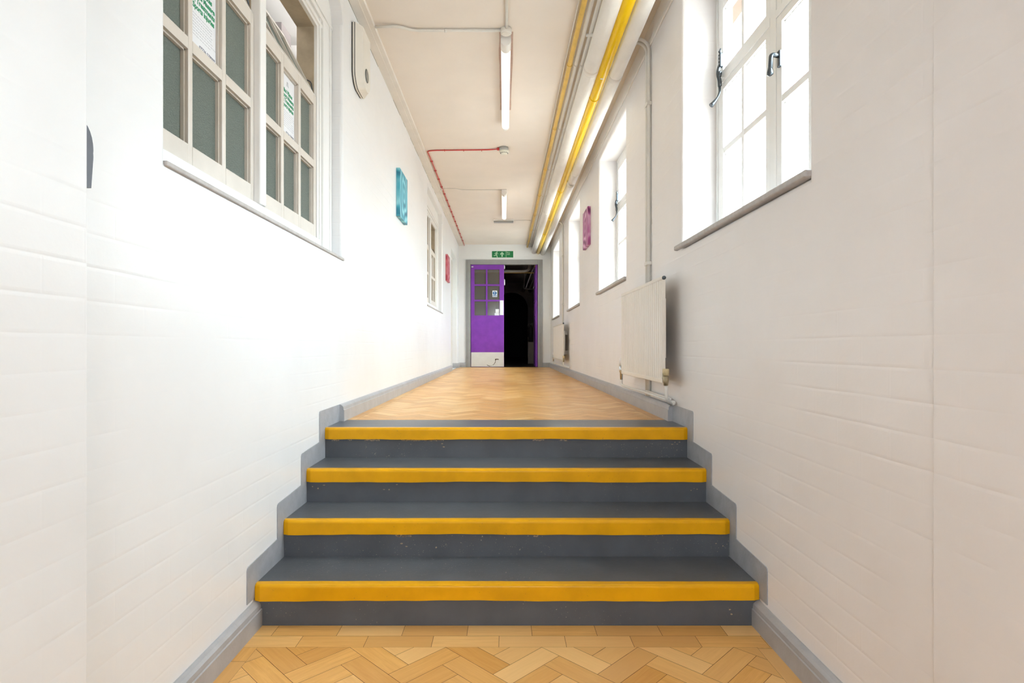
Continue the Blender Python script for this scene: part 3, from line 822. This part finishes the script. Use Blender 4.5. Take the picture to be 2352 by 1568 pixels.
pl = [K(1137, 826.5), K(1137, 824), K(1139, 823.5), K(1145, 823.8), K(1145.5, 826.5), K(1144, 825.8), K(1140, 825.8), K(1138.5, 828), K(1138, 832), K(1135, 836.5), K(1131.5, 839), K(1131, 838.5), K(1134.5, 835.5), K(1137, 831), K(1137.5, 828)]
prism(bm, pl, lambda p, q, d: (p, d, q), dy0 - .0034, dy0 - .0030)
pl = [K(1118, 837), K(1121, 838.5), K(1126, 840), K(1129, 839), K(1129, 840), K(1124, 841), K(1119, 839)]
prism(bm, pl, lambda p, q, d: (p, d, q), dy0 - .0034, dy0 - .0030)
T.part('scratch', bm, 'crack_dark', lf, 'dark curved scuff on the kick plate')
bm = B(); box(bm, -.697, -.655, dy0 - .002, dy0, zt - .055, zt - .035); T.part('maker_label', bm, 'plate_white', lf)
for (za, zb) in ((zt - .09, zt), (1.31, 1.44)):
    bm = B(); lathe(bm, (0.003, dy0 + .02, za), (0, 0, 1), [(0, .010), (.01, .016), (zb - za - .03, .016), (zb - za, .004)], 14); T.part('edge_guard', bm, 'plate_white', lf)
# right leaf stands open, turned into the passage beyond
bm = B(); xo = DX1 - aw - .045
leaf(bm, lambda a, b, c, d: box(bm, xo, xo + .040, dy1 + .01 + a, dy1 + .01 + b, c, d))
lf2 = T.part('door_leaf', bm, 'purple_paint', label='purple door leaf folded open')
bm = B()
for (a, b) in ((.076, .317), (.353, .607)):
    for (c, d) in ((.666, .962), (.998, 1.292), (1.328, 1.639)): box(bm, xo + .018, xo + .022, dy1 + .01 + a, dy1 + .01 + b, c, d)
T.part('glass', bm, 'glass_clear', lf2)

# fire door sign and notices stuck on the glass
gy = dy0 + .0175
def on_leaf(name, px0, py0, px1, py1, label, cat):
    T_ = Thing(name, (K(px0, py1)[0], gy, K(px0, py1)[1]), label, cat); return T_
T_ = on_leaf('fire_door_sign', 1131, 667, 1142, 681.5, 'small blue and white fire door sign on the purple door glass', 'sign')
a, b = K(1131, 681.5), K(1142, 667)
bm = B(); box(bm, a[0], b[0], gy - .002, gy, a[1], b[1]); T_.part('sign_panel', bm, 'sign_white')
cx, cz = K(1136.4, 672.8)
bm = B(); lathe(bm, (cx, gy - .002, cz), (0, -1, 0), [(0, .042), (.001, .042)], 28); T_.part('blue_disc', bm, 'sign_blue')
bm = B(); prism(bm, [(cx - .007, cz + .034), (cx + .007, cz + .034), (cx + .003, cz - .012), (cx - .003, cz - .012)], lambda p, q, d: (p, d, q), gy - .0036, gy - .003)
lathe(bm, (cx, gy - .003, cz - .024), (0, -1, 0), [(0, .007), (.0006, .007)], 14); T_.part('exclamation_mark', bm, 'sign_white')
bm = B(); box(bm, a[0] + .006, b[0] - .006, gy - .003, gy - .002, a[1] + .013, a[1] + .034); T_.part('caption_strip', bm, 'sign_blue')
bm = B(); text(bm, 'Fire door keep shut', .013, FR_END, (a[0] + .008, gy - .0033, a[1] + .019), width=.084); T_.part('caption_text', bm, 'sign_white')
T_ = on_leaf('notice', 1138, 710, 1147, 724, 'two small white paper notices low on the door glass', 'notice')
a, b = K(1138.2, 718.4), K(1146.2, 709.5)
bm = B(); box(bm, a[0], b[0], gy - .001, gy, a[1], b[1]); T_.part('upper_sheet', bm, 'paper')
a, b = K(1136.2, 724), K(1146.6, 718.8)
bm = B(); box(bm, a[0], b[0], gy - .0012, gy, a[1], b[1]); q_ = T_.part('lower_sheet', bm, 'paper')
bm = B(); text(bm, 'PUSH', .026, FR_END, (a[0] + .012, gy - .0016, a[1] + .014), .0005, width=.07)
bm.free()

# exit sign above the doors
a, b = K(1130, 591.2), K(1178.8, 576.6)
T_ = Thing('exit_sign', (a[0], YE, a[1]), 'green emergency exit sign with running figure and arrow above the doors', 'sign')
bm = B(); box(bm, a[0], b[0], YE - .005, YE, a[1], b[1], .001); T_.part('sign_panel', bm, 'sign_green')
yp = YE - .0065
def P2(pts): return [((1120 + p[0] / 33.6 - 1158) * YE / F, (796 - 570 - p[1] / 33.6) * YE / F) for p in pts]
def stroke(bm, pts, w_):
    q = P2(pts); r = w_ / 33.6 * YE / F / 2
    for s, e in zip(q, q[1:]):
        s, e = Vector(s), Vector(e); d = (e - s).normalized(); nn = Vector((-d.y, d.x)) * r; e2 = e + d * r * .5; s2 = s - d * r * .5
        prism(bm, [tuple(s2 + nn), tuple(e2 + nn), tuple(e2 - nn), tuple(s2 - nn)], lambda p, q2, d_: (p, d_, q2), yp + .0006, yp)
bm = B()
stroke(bm, [(720, 340), (640, 470)], 75); stroke(bm, [(545, 420), (610, 355), (700, 350)], 42)
stroke(bm, [(700, 380), (750, 425), (820, 425)], 40); stroke(bm, [(640, 480), (610, 565), (480, 565)], 52)
stroke(bm, [(670, 470), (710, 560), (745, 690)], 56)
c = P2([(728, 285)])[0]; lathe(bm, (c[0], yp + .0006, c[1]), (0, -1, 0), [(0, .010), (.0006, .010)], 16)
T_.part('running_figure', bm, 'sign_pale')
bm = B(); stroke(bm, [(1115, 640), (1115, 400)], 95); stroke(bm, [(985, 470), (1115, 320)], 70); stroke(bm, [(1245, 470), (1115, 320)], 70); T_.part('arrow', bm, 'sign_pale')
bm = B(); stroke(bm, [(1425, 240), (1425, 700)], 32); T_.part('divider_line', bm, 'sign_pale')
q0 = P2([(1480, 395), (1490, 510), (1740, 400)])
bm = B(); text(bm, 'Fire', .042, FR_END, (q0[0][0], yp, q0[0][1]), .0006, width=.062); text(bm, 'exit', .042, FR_END, (q0[1][0], yp, q0[1][1]), .0006, width=.062)
T_.part('lettering', bm, 'sign_pale')

# ---------------- the dark passage beyond
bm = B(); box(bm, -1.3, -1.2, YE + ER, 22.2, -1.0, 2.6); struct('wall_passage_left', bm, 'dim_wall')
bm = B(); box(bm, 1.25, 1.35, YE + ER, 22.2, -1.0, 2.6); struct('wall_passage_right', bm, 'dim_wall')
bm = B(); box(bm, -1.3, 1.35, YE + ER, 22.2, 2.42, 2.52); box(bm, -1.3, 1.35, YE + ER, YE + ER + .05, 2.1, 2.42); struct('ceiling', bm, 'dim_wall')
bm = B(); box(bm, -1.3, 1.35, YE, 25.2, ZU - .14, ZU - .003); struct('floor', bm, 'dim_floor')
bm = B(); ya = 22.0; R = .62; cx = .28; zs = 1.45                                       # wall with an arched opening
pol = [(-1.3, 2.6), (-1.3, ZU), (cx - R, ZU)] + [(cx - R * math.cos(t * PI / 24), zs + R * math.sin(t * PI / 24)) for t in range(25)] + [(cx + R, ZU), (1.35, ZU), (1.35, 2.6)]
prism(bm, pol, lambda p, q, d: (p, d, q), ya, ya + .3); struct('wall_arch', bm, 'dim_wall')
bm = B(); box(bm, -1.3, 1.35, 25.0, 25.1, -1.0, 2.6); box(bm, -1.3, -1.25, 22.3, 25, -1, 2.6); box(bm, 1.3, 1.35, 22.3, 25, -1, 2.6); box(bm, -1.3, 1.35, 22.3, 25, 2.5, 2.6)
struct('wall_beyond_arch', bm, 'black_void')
def px3(px, py, y): return ((px - 1158) * y / F, y, (796 - py) * y / F)
bm = B(); tube(bm, fillet([px3(1085, 621.5, 13.4), px3(1185, 623, 13.4), px3(1214, 622.5, 13.4), px3(1217.5, 606, 13.6), px3(1219, 600, 14.6)], .12), .030, 12)
single('lagged_pipe', bm, 'lagging_white', px3(1085, 621.5, 13.4), 'thick white pipe crossing the dark passage behind the doors', 'pipe')
bm = B(); tube(bm, fillet([px3(1085, 626.5, 13.42), px3(1228, 626.5, 13.42), px3(1228, 608, 13.42), px3(1224, 603, 13.8)], .02), .009, 8)
single('small_pipe', bm, 'pipe_ochre', px3(1085, 626.5, 13.42), 'thin yellow pipe crossing the dark passage behind the doors', 'pipe')
for i, (xa, r, lb) in enumerate(((.72, .065, 'left one of two thick pipes running away under the dark passage ceiling'), (.98, .075, 'right one of two thick pipes running away under the dark passage ceiling'))):
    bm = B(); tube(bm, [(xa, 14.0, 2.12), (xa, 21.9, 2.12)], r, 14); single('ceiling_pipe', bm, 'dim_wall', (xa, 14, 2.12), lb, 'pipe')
bm = B(); tube(bm, fillet([(.60, 17.5, 2.41), (.60, 17.5, 1.75), (1.05, 17.5, 1.72)], .04), .018, 8)
single('pipe_bracket', bm, 'dim_wall', (.6, 17.5, 1.72), 'dim hanging bracket below the pipes in the dark passage', 'bracket')
ex = px3(1219, 820, 15.0)
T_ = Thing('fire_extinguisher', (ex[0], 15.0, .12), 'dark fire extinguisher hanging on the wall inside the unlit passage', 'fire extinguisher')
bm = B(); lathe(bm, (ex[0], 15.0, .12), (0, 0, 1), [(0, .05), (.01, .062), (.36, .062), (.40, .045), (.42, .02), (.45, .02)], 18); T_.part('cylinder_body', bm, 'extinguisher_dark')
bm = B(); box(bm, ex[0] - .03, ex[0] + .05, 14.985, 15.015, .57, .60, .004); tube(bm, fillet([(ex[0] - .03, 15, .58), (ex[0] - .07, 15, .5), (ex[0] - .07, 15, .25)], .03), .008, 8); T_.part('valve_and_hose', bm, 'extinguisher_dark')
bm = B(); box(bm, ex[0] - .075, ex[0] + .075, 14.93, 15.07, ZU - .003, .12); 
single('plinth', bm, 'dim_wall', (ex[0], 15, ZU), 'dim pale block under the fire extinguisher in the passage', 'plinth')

# ================================================================== CEILING LIGHTS
def ceiling_light(xc, y0, y1, label, patch):
    T = Thing('batten_light', (xc, y0, ZT), label, 'ceiling light', 'tube lights along the corridor ceiling')
    zb = 2.098
    bm = B(); hw = .034
    pr = [(-hw, ZT - .001), (-hw, zb + .03), (-.028, zb + .012), (.028, zb + .012), (hw, zb + .03), (hw, ZT - .001)]
    prism(bm, [(xc + p, q) for p, q in pr], lambda p, q, d: (p, d, q), y0 + .05, y1); T.part('spine', bm, 'trim_white')
    bm = B(); n_ = 14
    arc = [(xc + hw * math.cos(PI + PI * i / n_), zb + .030 + .034 * math.sin(PI + PI * i / n_)) for i in range(n_ + 1)]
    prism(bm, arc, lambda p, q, d: (p, d, q), y0 + .14, y1 - .02); T.part('lit_diffuser', bm, 'tube_light', smooth=False)
    for (a, b) in ((y0 + .03, y0 + .139), (y1 - .019, y1 + .01)):
        bm = B(); arc2 = [(xc + (hw + .002) * math.cos(PI + PI * i / n_), zb + .030 + .038 * math.sin(PI + PI * i / n_)) for i in range(n_ + 1)]
        prism(bm, arc2 + [(xc + hw, ZT - .002), (xc - hw, ZT - .002)], lambda p, q, d: (p, d, q), a, b); T.part('end_cap', bm, 'trim_white')
    return T
ceiling_light(.012, 3.99, 5.60, 'nearest lit tube light on the ceiling, in front of the smoke detector', True)
ceiling_light(.0, 7.95, 9.56, 'farther lit tube light on the ceiling, above the exit doors', False)
bm = B(); rnd = random.Random(2)
L1 = [(-.037 + rnd.uniform(-.003, .003), 3.99 + i * .12) for i in range(12)]; R1 = [(.063 + rnd.uniform(-.003, .003), 3.99 + i * .12) for i in range(12)][::-1]
prism(bm, L1 + R1, lambda p, q, d: (p, q, d), ZT - .0008, ZT + .001)
single('paint_patch', bm, 'patch_pink', (.01, 4.5, ZT), 'bare pinkish outline of an old fitting around the nearest tube light', 'paint patch')
# junction box at the head of the near light
T = Thing('junction_box', (.013, 3.955, ZT), 'round white conduit box at the near end of the first tube light', 'junction box')
bm = B(); lathe(bm, (.013, 3.955, ZT), (0, 0, -1), [(0, .038), (.030, .038), (.034, .034)], 24); T.part('box_body', bm, 'conduit_white')
bm = B(); lathe(bm, (.013, 3.955, ZT - .034), (0, 0, -1), [(0, .030), (.003, .029)], 20); T.part('box_lid', bm, 'conduit_white')
# conduits to the lights
def conduit(pts, r, label, clips=(), mat='conduit_white', fr=.03, name='conduit', n_=12, cat='conduit'):
    T = Thing(name, tuple(pts[0]), label, cat)
    bm = B(); tube(bm, fillet(pts, fr) if len(pts) > 2 else pts, r, n_); T.part('pipe_run', bm, mat)
    for c in clips:
        (cx, cy, cz), ax, cr = c
        bm = B(); lathe(bm, (cx, cy, cz), ax, [(-.009, cr), (-.009, cr + .0035), (.009, cr + .0035), (.009, cr)], 16)
        T.part('pipe_clip', bm, mat)
    return T
zc = ZT - .011
conduit([(.016, -2.9, zc), (.016, 3.93, zc)], .0095, 'thin white conduit running overhead towards the camera from the first tube light')
conduit([(-.022, 3.955, zc), (-.62, 3.955, zc), (-.72, 3.90, zc - .002), (-.868, 3.90, zc - .006)], .0095, 'white conduit from the junction box across to the left cornice', [((-.40, 3.955, zc), (1, 0, 0), .0095)])
bm = B(); zz = ZT - .005
tube(bm, fillet([(-.034, 8.0, zz), (-.58, 8.0, zz), (-.66, 7.93, zz), (-.868, 7.93, zz)], .03), .0045, 8)
single('cable', bm, 'conduit_white', (-.5, 8.0, zz), 'thin white cable from the far tube light to the left cornice', 'cable')
bm = B(); box(bm, -.875, -.845, 7.91, 7.95, ZT - .028, ZT - .0005, .003); single('cable_cover', bm, 'conduit_white', (-.86, 7.93, ZT), 'tiny white cover where the cable meets the red alarm cable', 'cover')

# smoke detector with its base box
sd = (.0, 6.33)
T = Thing('smoke_detector', (sd[0], sd[1], ZT), 'round cream smoke detector on the ceiling between the tube lights', 'smoke detector')
bm = B(); lathe(bm, (sd[0] - .005, sd[1] - .02, ZT), (0, 0, -1), [(0, .050), (.030, .050), (.032, .046)], 24); T.part('base_box', bm, 'grey_plastic')
bm = B(); lathe(bm, (sd[0], sd[1], ZT - .030), (0, 0, -1), [(0, .055), (.016, .054), (.020, .040), (.034, .036), (.040, .020), (.041, .002)], 28); hd = T.part('sensor_head', bm, 'detector_cream')
bm = B()
for k in range(12):
    t = 2 * PI * k / 12; c = Vector((sd[0] + .0385 * math.cos(t), sd[1] + .0385 * math.sin(t), ZT - .057))
    box(bm, c.x - .005, c.x + .005, c.y - .002, c.y + .002, c.z - .003, c.z + .003)
T.part('vent_slots', bm, 'gasket', hd)
# red alarm cable
zr = ZT - .008
T = Thing('alarm_cable', (-.05, 6.30, zr), 'red fire alarm cable clipped along the ceiling to the smoke detector', 'cable')
bm = B(); pts = fillet([(-.06, 6.31, zr - .008), (-.16, 6.36, zr), (-.76, 6.38, zr), (-.852, 6.40, zr), (-.846, 6.6, zr), (-.846, YE - .25, zr), (-.846, YE - .02, zr - .02)], .09, 8); tube(bm, pts, .0065, 8); T.part('cable_run', bm, 'cable_red')
bm = B(); lathe(bm, (-.052, 6.31, zr - .008), (-1, 0, 0), [(0, .016), (.022, .016), (.030, .009)], 14); T.part('gland', bm, 'cable_red')
y = 6.75
while y < YE - .3:
    bm = B(); box(bm, -.860, -.832, y, y + .005, ZT - .0165, ZT - .0005, .001); T.part('cable_clip', bm, 'clip_dark'); y += .36
for x in (-.25, -.45, -.66):
    bm = B(); box(bm, x, x + .006, 6.365, 6.395, ZT - .0165, ZT - .0005, .001); T.part('cable_clip', bm, 'clip_dark')
# emergency fitting
T = Thing('emergency_light', (-.18, 9.92, ZT), 'slim rectangular emergency light across the ceiling behind the far tube', 'emergency light')
bm = B(); box(bm, -.185, .165, 9.86, 10.00, ZT - .022, ZT, .004); T.part('housing', bm, 'trim_white')
bm = B(); box(bm, -.178, .158, 9.868, 9.992, ZT - .040, ZT - .0225, .006); T.part('clear_cover', bm, 'grey_plastic')
bm = B(); tube(bm, [(.165, 9.93, zz), (.455, 9.93, zz)], .004, 8)
single('cable', bm, 'conduit_white', (.2, 9.93, zz), 'thin white cable from the emergency light to the pipes', 'cable')

# ================================================================== PIPES UNDER THE CEILING, RIGHT SIDE
YA = YE + .0
def long_pipe(name, x, z, r, mat, label, ys, clipmat, cat='pipe', joints=()):
    T = Thing(name, (x, Y0, z), label, cat)
    bm = B(); tube(bm, [(x, Y0 + .001, z), (x, YA + .001, z)], r, 20); T.part('pipe_run', bm, mat)
    for y in ys:
        bm = B(); lathe(bm, (x, y, z), (0, 1, 0), [(-.010, r * .98), (-.010, r + .004), (.010, r + .004), (.010, r * .98)], 20)
        tube(bm, [(x, y, z + r), (x, y, ZT - .0005)], .004, 8); T.part('pipe_clip', bm, clipmat)
    for y in joints:
        bm = B(); lathe(bm, (x, y, z), (0, 1, 0), [(-.03, r * .98), (-.028, r + .003), (.028, r + .003), (.03, r * .98)], 24); T.part('joint_sleeve', bm, mat)
    return T
bm = B(); tube(bm, [(.467, Y0, ZT - .012)] + [(.467 + .003 * math.sin(y * 2.3), y, ZT - .012) for y in [Y0 + .5 * k for k in range(1, 30)]] + [(.467, YA, ZT - .012)], .0055, 8)
single('cable', bm, 'conduit_white', (.467, 0, ZT), 'thin white cable on the ceiling, leftmost of the overhead pipe bundle', 'cable')
cl = [3.0, 4.35, 5.62, 6.9, 8.1, 9.3, 10.5, 11.6]
long_pipe('water_pipe', .492, 2.118, .0175, 'pipe_ochre', 'narrow ochre-yellow pipe on the ceiling left of the white pipes', cl, 'pipe_ochre')
long_pipe('water_pipe', .537, 2.118, .0135, 'conduit_white', 'left one of the two slim white pipes under the ceiling', cl, 'conduit_white')
long_pipe('water_pipe', .582, 2.118, .0115, 'conduit_white', 'right one of the two slim white pipes under the ceiling', cl, 'conduit_white')
long_pipe('heating_pipe', .632, 2.02, .056, 'lagging_white', 'thick white lagged pipe left of the yellow gas pipe', [], 'lagging_white', joints=(4.2, 8.6))
T = long_pipe('gas_pipe', .722, 2.0, .0370, 'gas_yellow', 'bright yellow gas pipe between two thick white pipes', (4.64, 7.4, 10.2), 'gas_yellow', joints=(9.0,))
bm = B(); lathe(bm, (.716, 4.25, 1.9645), (-.1, 0, -1), [(0, .013), (.0006, .011), (.001, .004)], 9)
T.part('bare_patch', bm, 'plate_white', label='white worn spot')
T = long_pipe('heating_pipe', .815, 1.99, .050, 'lagging_white', 'thick white lagged pipe right of the yellow gas pipe, nearest the window wall', [], 'lagging_white', joints=(4.25, 6.6))
bm = B(); tube(bm, fillet([(.77, 6.95, 2.03), (.77, 6.97, 1.925), (.83, 6.97, 1.925), (.83, 6.98, 2.02)], .03), .014, 10); T.part('loop_bend', bm, 'conduit_white')
# branch joining the slim pipes to the thick one
conduit([(.560, 3.93, 2.112), (.600, 3.90, 2.100), (.632, 3.88, 2.07)], .011, 'short curved white branch pipe joining the slim pipes to the thick one', name='branch_pipe', cat='pipe', fr=.02)

# ================================================================== RISERS, RADIATORS
def riser(y, ztop, zbot, pairs, label, clips, lab2):
    T = Thing('riser_pipes', (XR, y, zbot), label, 'pipe')
    for i, (dy, r) in enumerate(pairs):
        bm = B(); x = XR - r - .004
        tube(bm, fillet([(.835, y + dy + .02, 2.0), (.90, y + dy + .01, ztop + .02), (x, y + dy, ztop - .03), (x, y + dy, zbot)], .05, 8), r, 10); T.part('pipe_run', bm, 'conduit_white')
    for z in clips:
        bm = B(); a, b = pairs[0][0], pairs[-1][0]
        box(bm, XR - .032, XR, y + min(a, b) - .018, y + max(a, b) + .018, z - .012, z + .012, .003); T.part('pipe_clip', bm, 'conduit_white')
    return T
riser(3.93, 2.06, -.33, ((-.045, .011), (.0, .0125)), 'pair of white pipes down the window wall behind the near radiator', (1.63, .56), '')
riser(9.62, 2.06, -.31, ((-.04, .010), (.0, .010)), 'pair of white pipes down the wall to the far small radiator', (1.5, .7), '')

def radiator(y0, y1, z0, z1, ribs, label):
    T = Thing('radiator', (XR, y0, z0), label, 'radiator', 'cream panel radiators on the window wall')
    xf, xb = .885, .903
    bm = B(); L_ = y1 - y0; prof = []            # corrugated front sheet, outline in plan
    prof = [(y0, xb), (y0, xf)]
    p = (L_ - .03) / ribs; y = y0 + .015
    for i in range(ribs):
        prof += [(y + p * .08, xf), (y + p * .20, xf + .006), (y + p * .42, xf + .006), (y + p * .55, xf)]; y += p
    prof += [(y1, xf), (y1, xb)]
    prism(bm, prof, lambda a, b, d: (b, a, d), z0 + .028, z1 - .022)
    for (za, zb) in ((z0, z0 + .028), (z1 - .022, z1)): box(bm, xf - .001, xb, y0 - .001, y1 + .001, za, zb, .004)
    T.part('front_panel', bm, 'radiator_enamel')
    bm = B(); y = y0 + .08
    pr = [(y0 + .10, xb)]; q = .03; k = 0
    while y < y1 - .08:
        box(bm, xb + .0005, xb + .028, y, y + .003, z0 + .14, z1 - .12); y += .02
    box(bm, xb + .0265, xb + .028, y0 + .08, y1 - .08, z0 + .14, z1 - .12)
    T.part('convector_fins', bm, 'radiator_enamel')
    for yy in (y0 + .30, y1 - .33):
        bm = B(); box(bm, xb + .029, XR, yy, yy + .03, z0 + .10, z0 + .16); T.part('wall_bracket', bm, 'radiator_enamel'); bm = B(); box(bm, xb + .029, XR, yy, yy + .03, z1 - .18, z1 - .12); T.part('wall_bracket', bm, 'radiator_enamel')
    bm = B(); lathe(bm, ((xf + xb) / 2, y0, z1 - .012), (0, -1, 0), [(0, .011), (.008, .011), (.010, .006)], 14); T.part('bleed_plug', bm, 'iron')
    # far valve: thermostat head
    xm = (xf + xb) / 2
    bm = B(); tube(bm, [(xm, y1, z0 + .05), (xm, y1 + .035, z0 + .05)], .010, 10); lathe(bm, (xm, y1 + .04, z0 - .045), (0, 0, 1), [(0, .010), (.05, .012), (.06, .017), (.10, .017), (.105, .014)], 14)
    vb = T.part('far_valve', bm, 'chrome')
    bm = B(); lathe(bm, (xm, y1 + .04, z0 + .062), (0, 0, 1), [(0, .020), (.04, .019), (.055, .012)], 16); T.part('valve_cap', bm, 'plate_white', vb)
    bm = B(); tube(bm, [(xm, y0, z0 + .03), (xm, y0 - .03, z0 + .03)], .011, 10); lathe(bm, (xm + .002, y0 - .035, z0 - .01), (0, 0, 1), [(0, .012), (.03, .016), (.055, .013)], 14)
    vb = T.part('near_valve', bm, 'brass')
    bm = B(); lathe(bm, (xm + .002, y0 - .035, z0 + .045), (0, 0, 1), [(0, .017), (.034, .018), (.038, .015)], 6); T.part('valve_cap', bm, 'cream_cap', vb)
    return T, xm
T, xm = radiator(3.243, 4.375, -.205, .398, 24, 'larger cream panel radiator on the window wall, nearest to the stairs')
zpipe = ZU + .125; xp = XR - .022
bm = B(); tube(bm, fillet([(xm, 4.415, -.245), (xm, 4.415, -.29), (xp - .02, 4.30, zpipe), (xp, 4.1, zpipe), (xp, 3.36, zpipe - .006)], .08, 8), .009, 10); T.part('flow_pipe', bm, 'conduit_white')
bm = B(); tube(bm, fillet([(xm + .002, 3.208, -.21), (xm + .004, 3.208, -.30), (xp - .01, 3.30, zpipe - .015), (xp, 3.36, zpipe - .018)], .06, 8), .009, 10); lathe(bm, (xp + .004, 3.34, zpipe - .012), (0, -1, 0), [(0, .014), (.03, .014), (.032, .009)], 14); T.part('return_pipe', bm, 'conduit_white')
bm = B(); tube(bm, [(xp, 3.36, zpipe + .008), (xp, 3.95, zpipe + .012)], .007, 8); T.part('return_pipe', bm, 'conduit_white')
T, xm = radiator(8.75, 10.45, -.22, .365, 16, 'smaller-looking cream radiator farther down the wall beside the last window')
bm = B(); tube(bm, fillet([(xm, 10.49, -.265), (xm, 10.49, -.30), (xp, 10.3, zpipe), (xp, 8.6, zpipe)], .05), .009, 8); T.part('flow_pipe', bm, 'conduit_white')
bm = B(); tube(bm, fillet([(xm, 8.715, -.22), (xm, 8.715, -.29), (xp, 8.6, zpipe)], .04), .009, 8); T.part('return_pipe', bm, 'conduit_white')

# ================================================================== PICTURES
def canvas(xw, s, y0, y1, z0, z1, mat, label):
    t = .034
    bm = B(); box(bm, xw, xw - s * t, y0, y1, z0, z1, .003)
    o = single('canvas_picture', bm, mat, (xw, y0, z0), label, 'picture', 'abstract swirl canvases on the walls')
canvas(XL, -1, 5.17, 5.57, 1.168, 1.600, 'canvas_teal', 'teal blue swirl canvas high on the left wall')
canvas(XR, 1, 6.60, 7.01, 1.166, 1.604, 'canvas_pink', 'magenta pink swirl canvas between windows on the right wall')
canvas(XL, -1, 9.52, 9.92, 1.09, 1.525, 'canvas_red', 'dark red swirl canvas far along the left wall')

# ================================================================== LEFT WALL FITTINGS
# cream cased unit under the cornice
T = Thing('wall_alarm_unit', (XL, 3.66, 1.66), 'cream plastic wall unit with round dark eye, high beside the near window', 'alarm unit')
def outline(y0, y1, z0, z1, r):
    o_ = [(y0, z1), (y1, z1)]
    o_ += [(y1 - r + r * math.cos(-t * PI / 16), z0 + r + r * math.sin(-t * PI / 16)) for t in range(0, 9)]
    o_ += [(y0 + r - r * math.cos(PI / 2 - t * PI / 16 ), z0 + r - r * math.sin(PI / 2 - t * PI / 16)) for t in range(0, 9)]
    return o_
uy0, uy1, uz0, uz1 = 3.655, 3.95, 1.655, 2.052
bm = B(); prism(bm, outline(uy0 + .004, uy1, uz0 + .004, uz1, .10), lambda p, q, d: (d, p, q), XL, XL + .008); T.part('back_gasket', bm, 'gasket')
bm = B(); prism(bm, outline(uy0, uy1, uz0, uz1, .10), lambda p, q, d: (d, p, q), XL + .008, XL + .018); T.part('back_plate', bm, 'device_cream')
bm = B(); prism(bm, outline(uy0 + .004, uy1, uz0 + .004, uz1, .10), lambda p, q, d: (d, p, q), XL + .018, XL + .023); T.part('seam', bm, 'gasket')
bm = B(); a = outline(uy0, uy1, uz0, uz1, .10); b = outline(uy0 + .05, uy1 - .05, uz0 + .02, uz1 - .005, .09)
va = vs(bm, [(XL + .023, p, q) for p, q in a]); vb = vs(bm, [(XL + .062, p, q) for p, q in b]); k = len(a)
fs = [bm.faces.new(va), bm.faces.new(vb)] + [bm.faces.new((va[i], va[(i + 1) % k], vb[(i + 1) % k], vb[i])) for i in range(k)]
bmesh.ops.recalc_face_normals(bm, faces=fs); T.part('casing', bm, 'device_cream')
bm = B(); lathe(bm, (XL + .061, 3.80, 1.775), (1, 0, 0), [(0, .044), (.004, .043), (.006, .036)], 24); T.part('round_eye', bm, 'lens_grey', label='round dark grey sensor window')

# dark plate beside the nearest brick pier
bm = B(); pol = [(1.298, .362), (1.338, .366)] + [(1.345 - .0004 * t, .44 + .035 * t / 8) for t in range(3)] + [(1.345 - .036 * (1 - math.cos(t * PI / 12)), .455 + .057 * math.sin(t * PI / 12)) for t in range(7)] + [(1.298, .513)]
prism(bm, pol, lambda p, q, d: (d, p, q), XL, XL + .010)
single('wall_plate', bm, 'plastic_dark', (XL, 1.30, .36), 'dark grey rounded plate on the near left wall edge', 'plate')
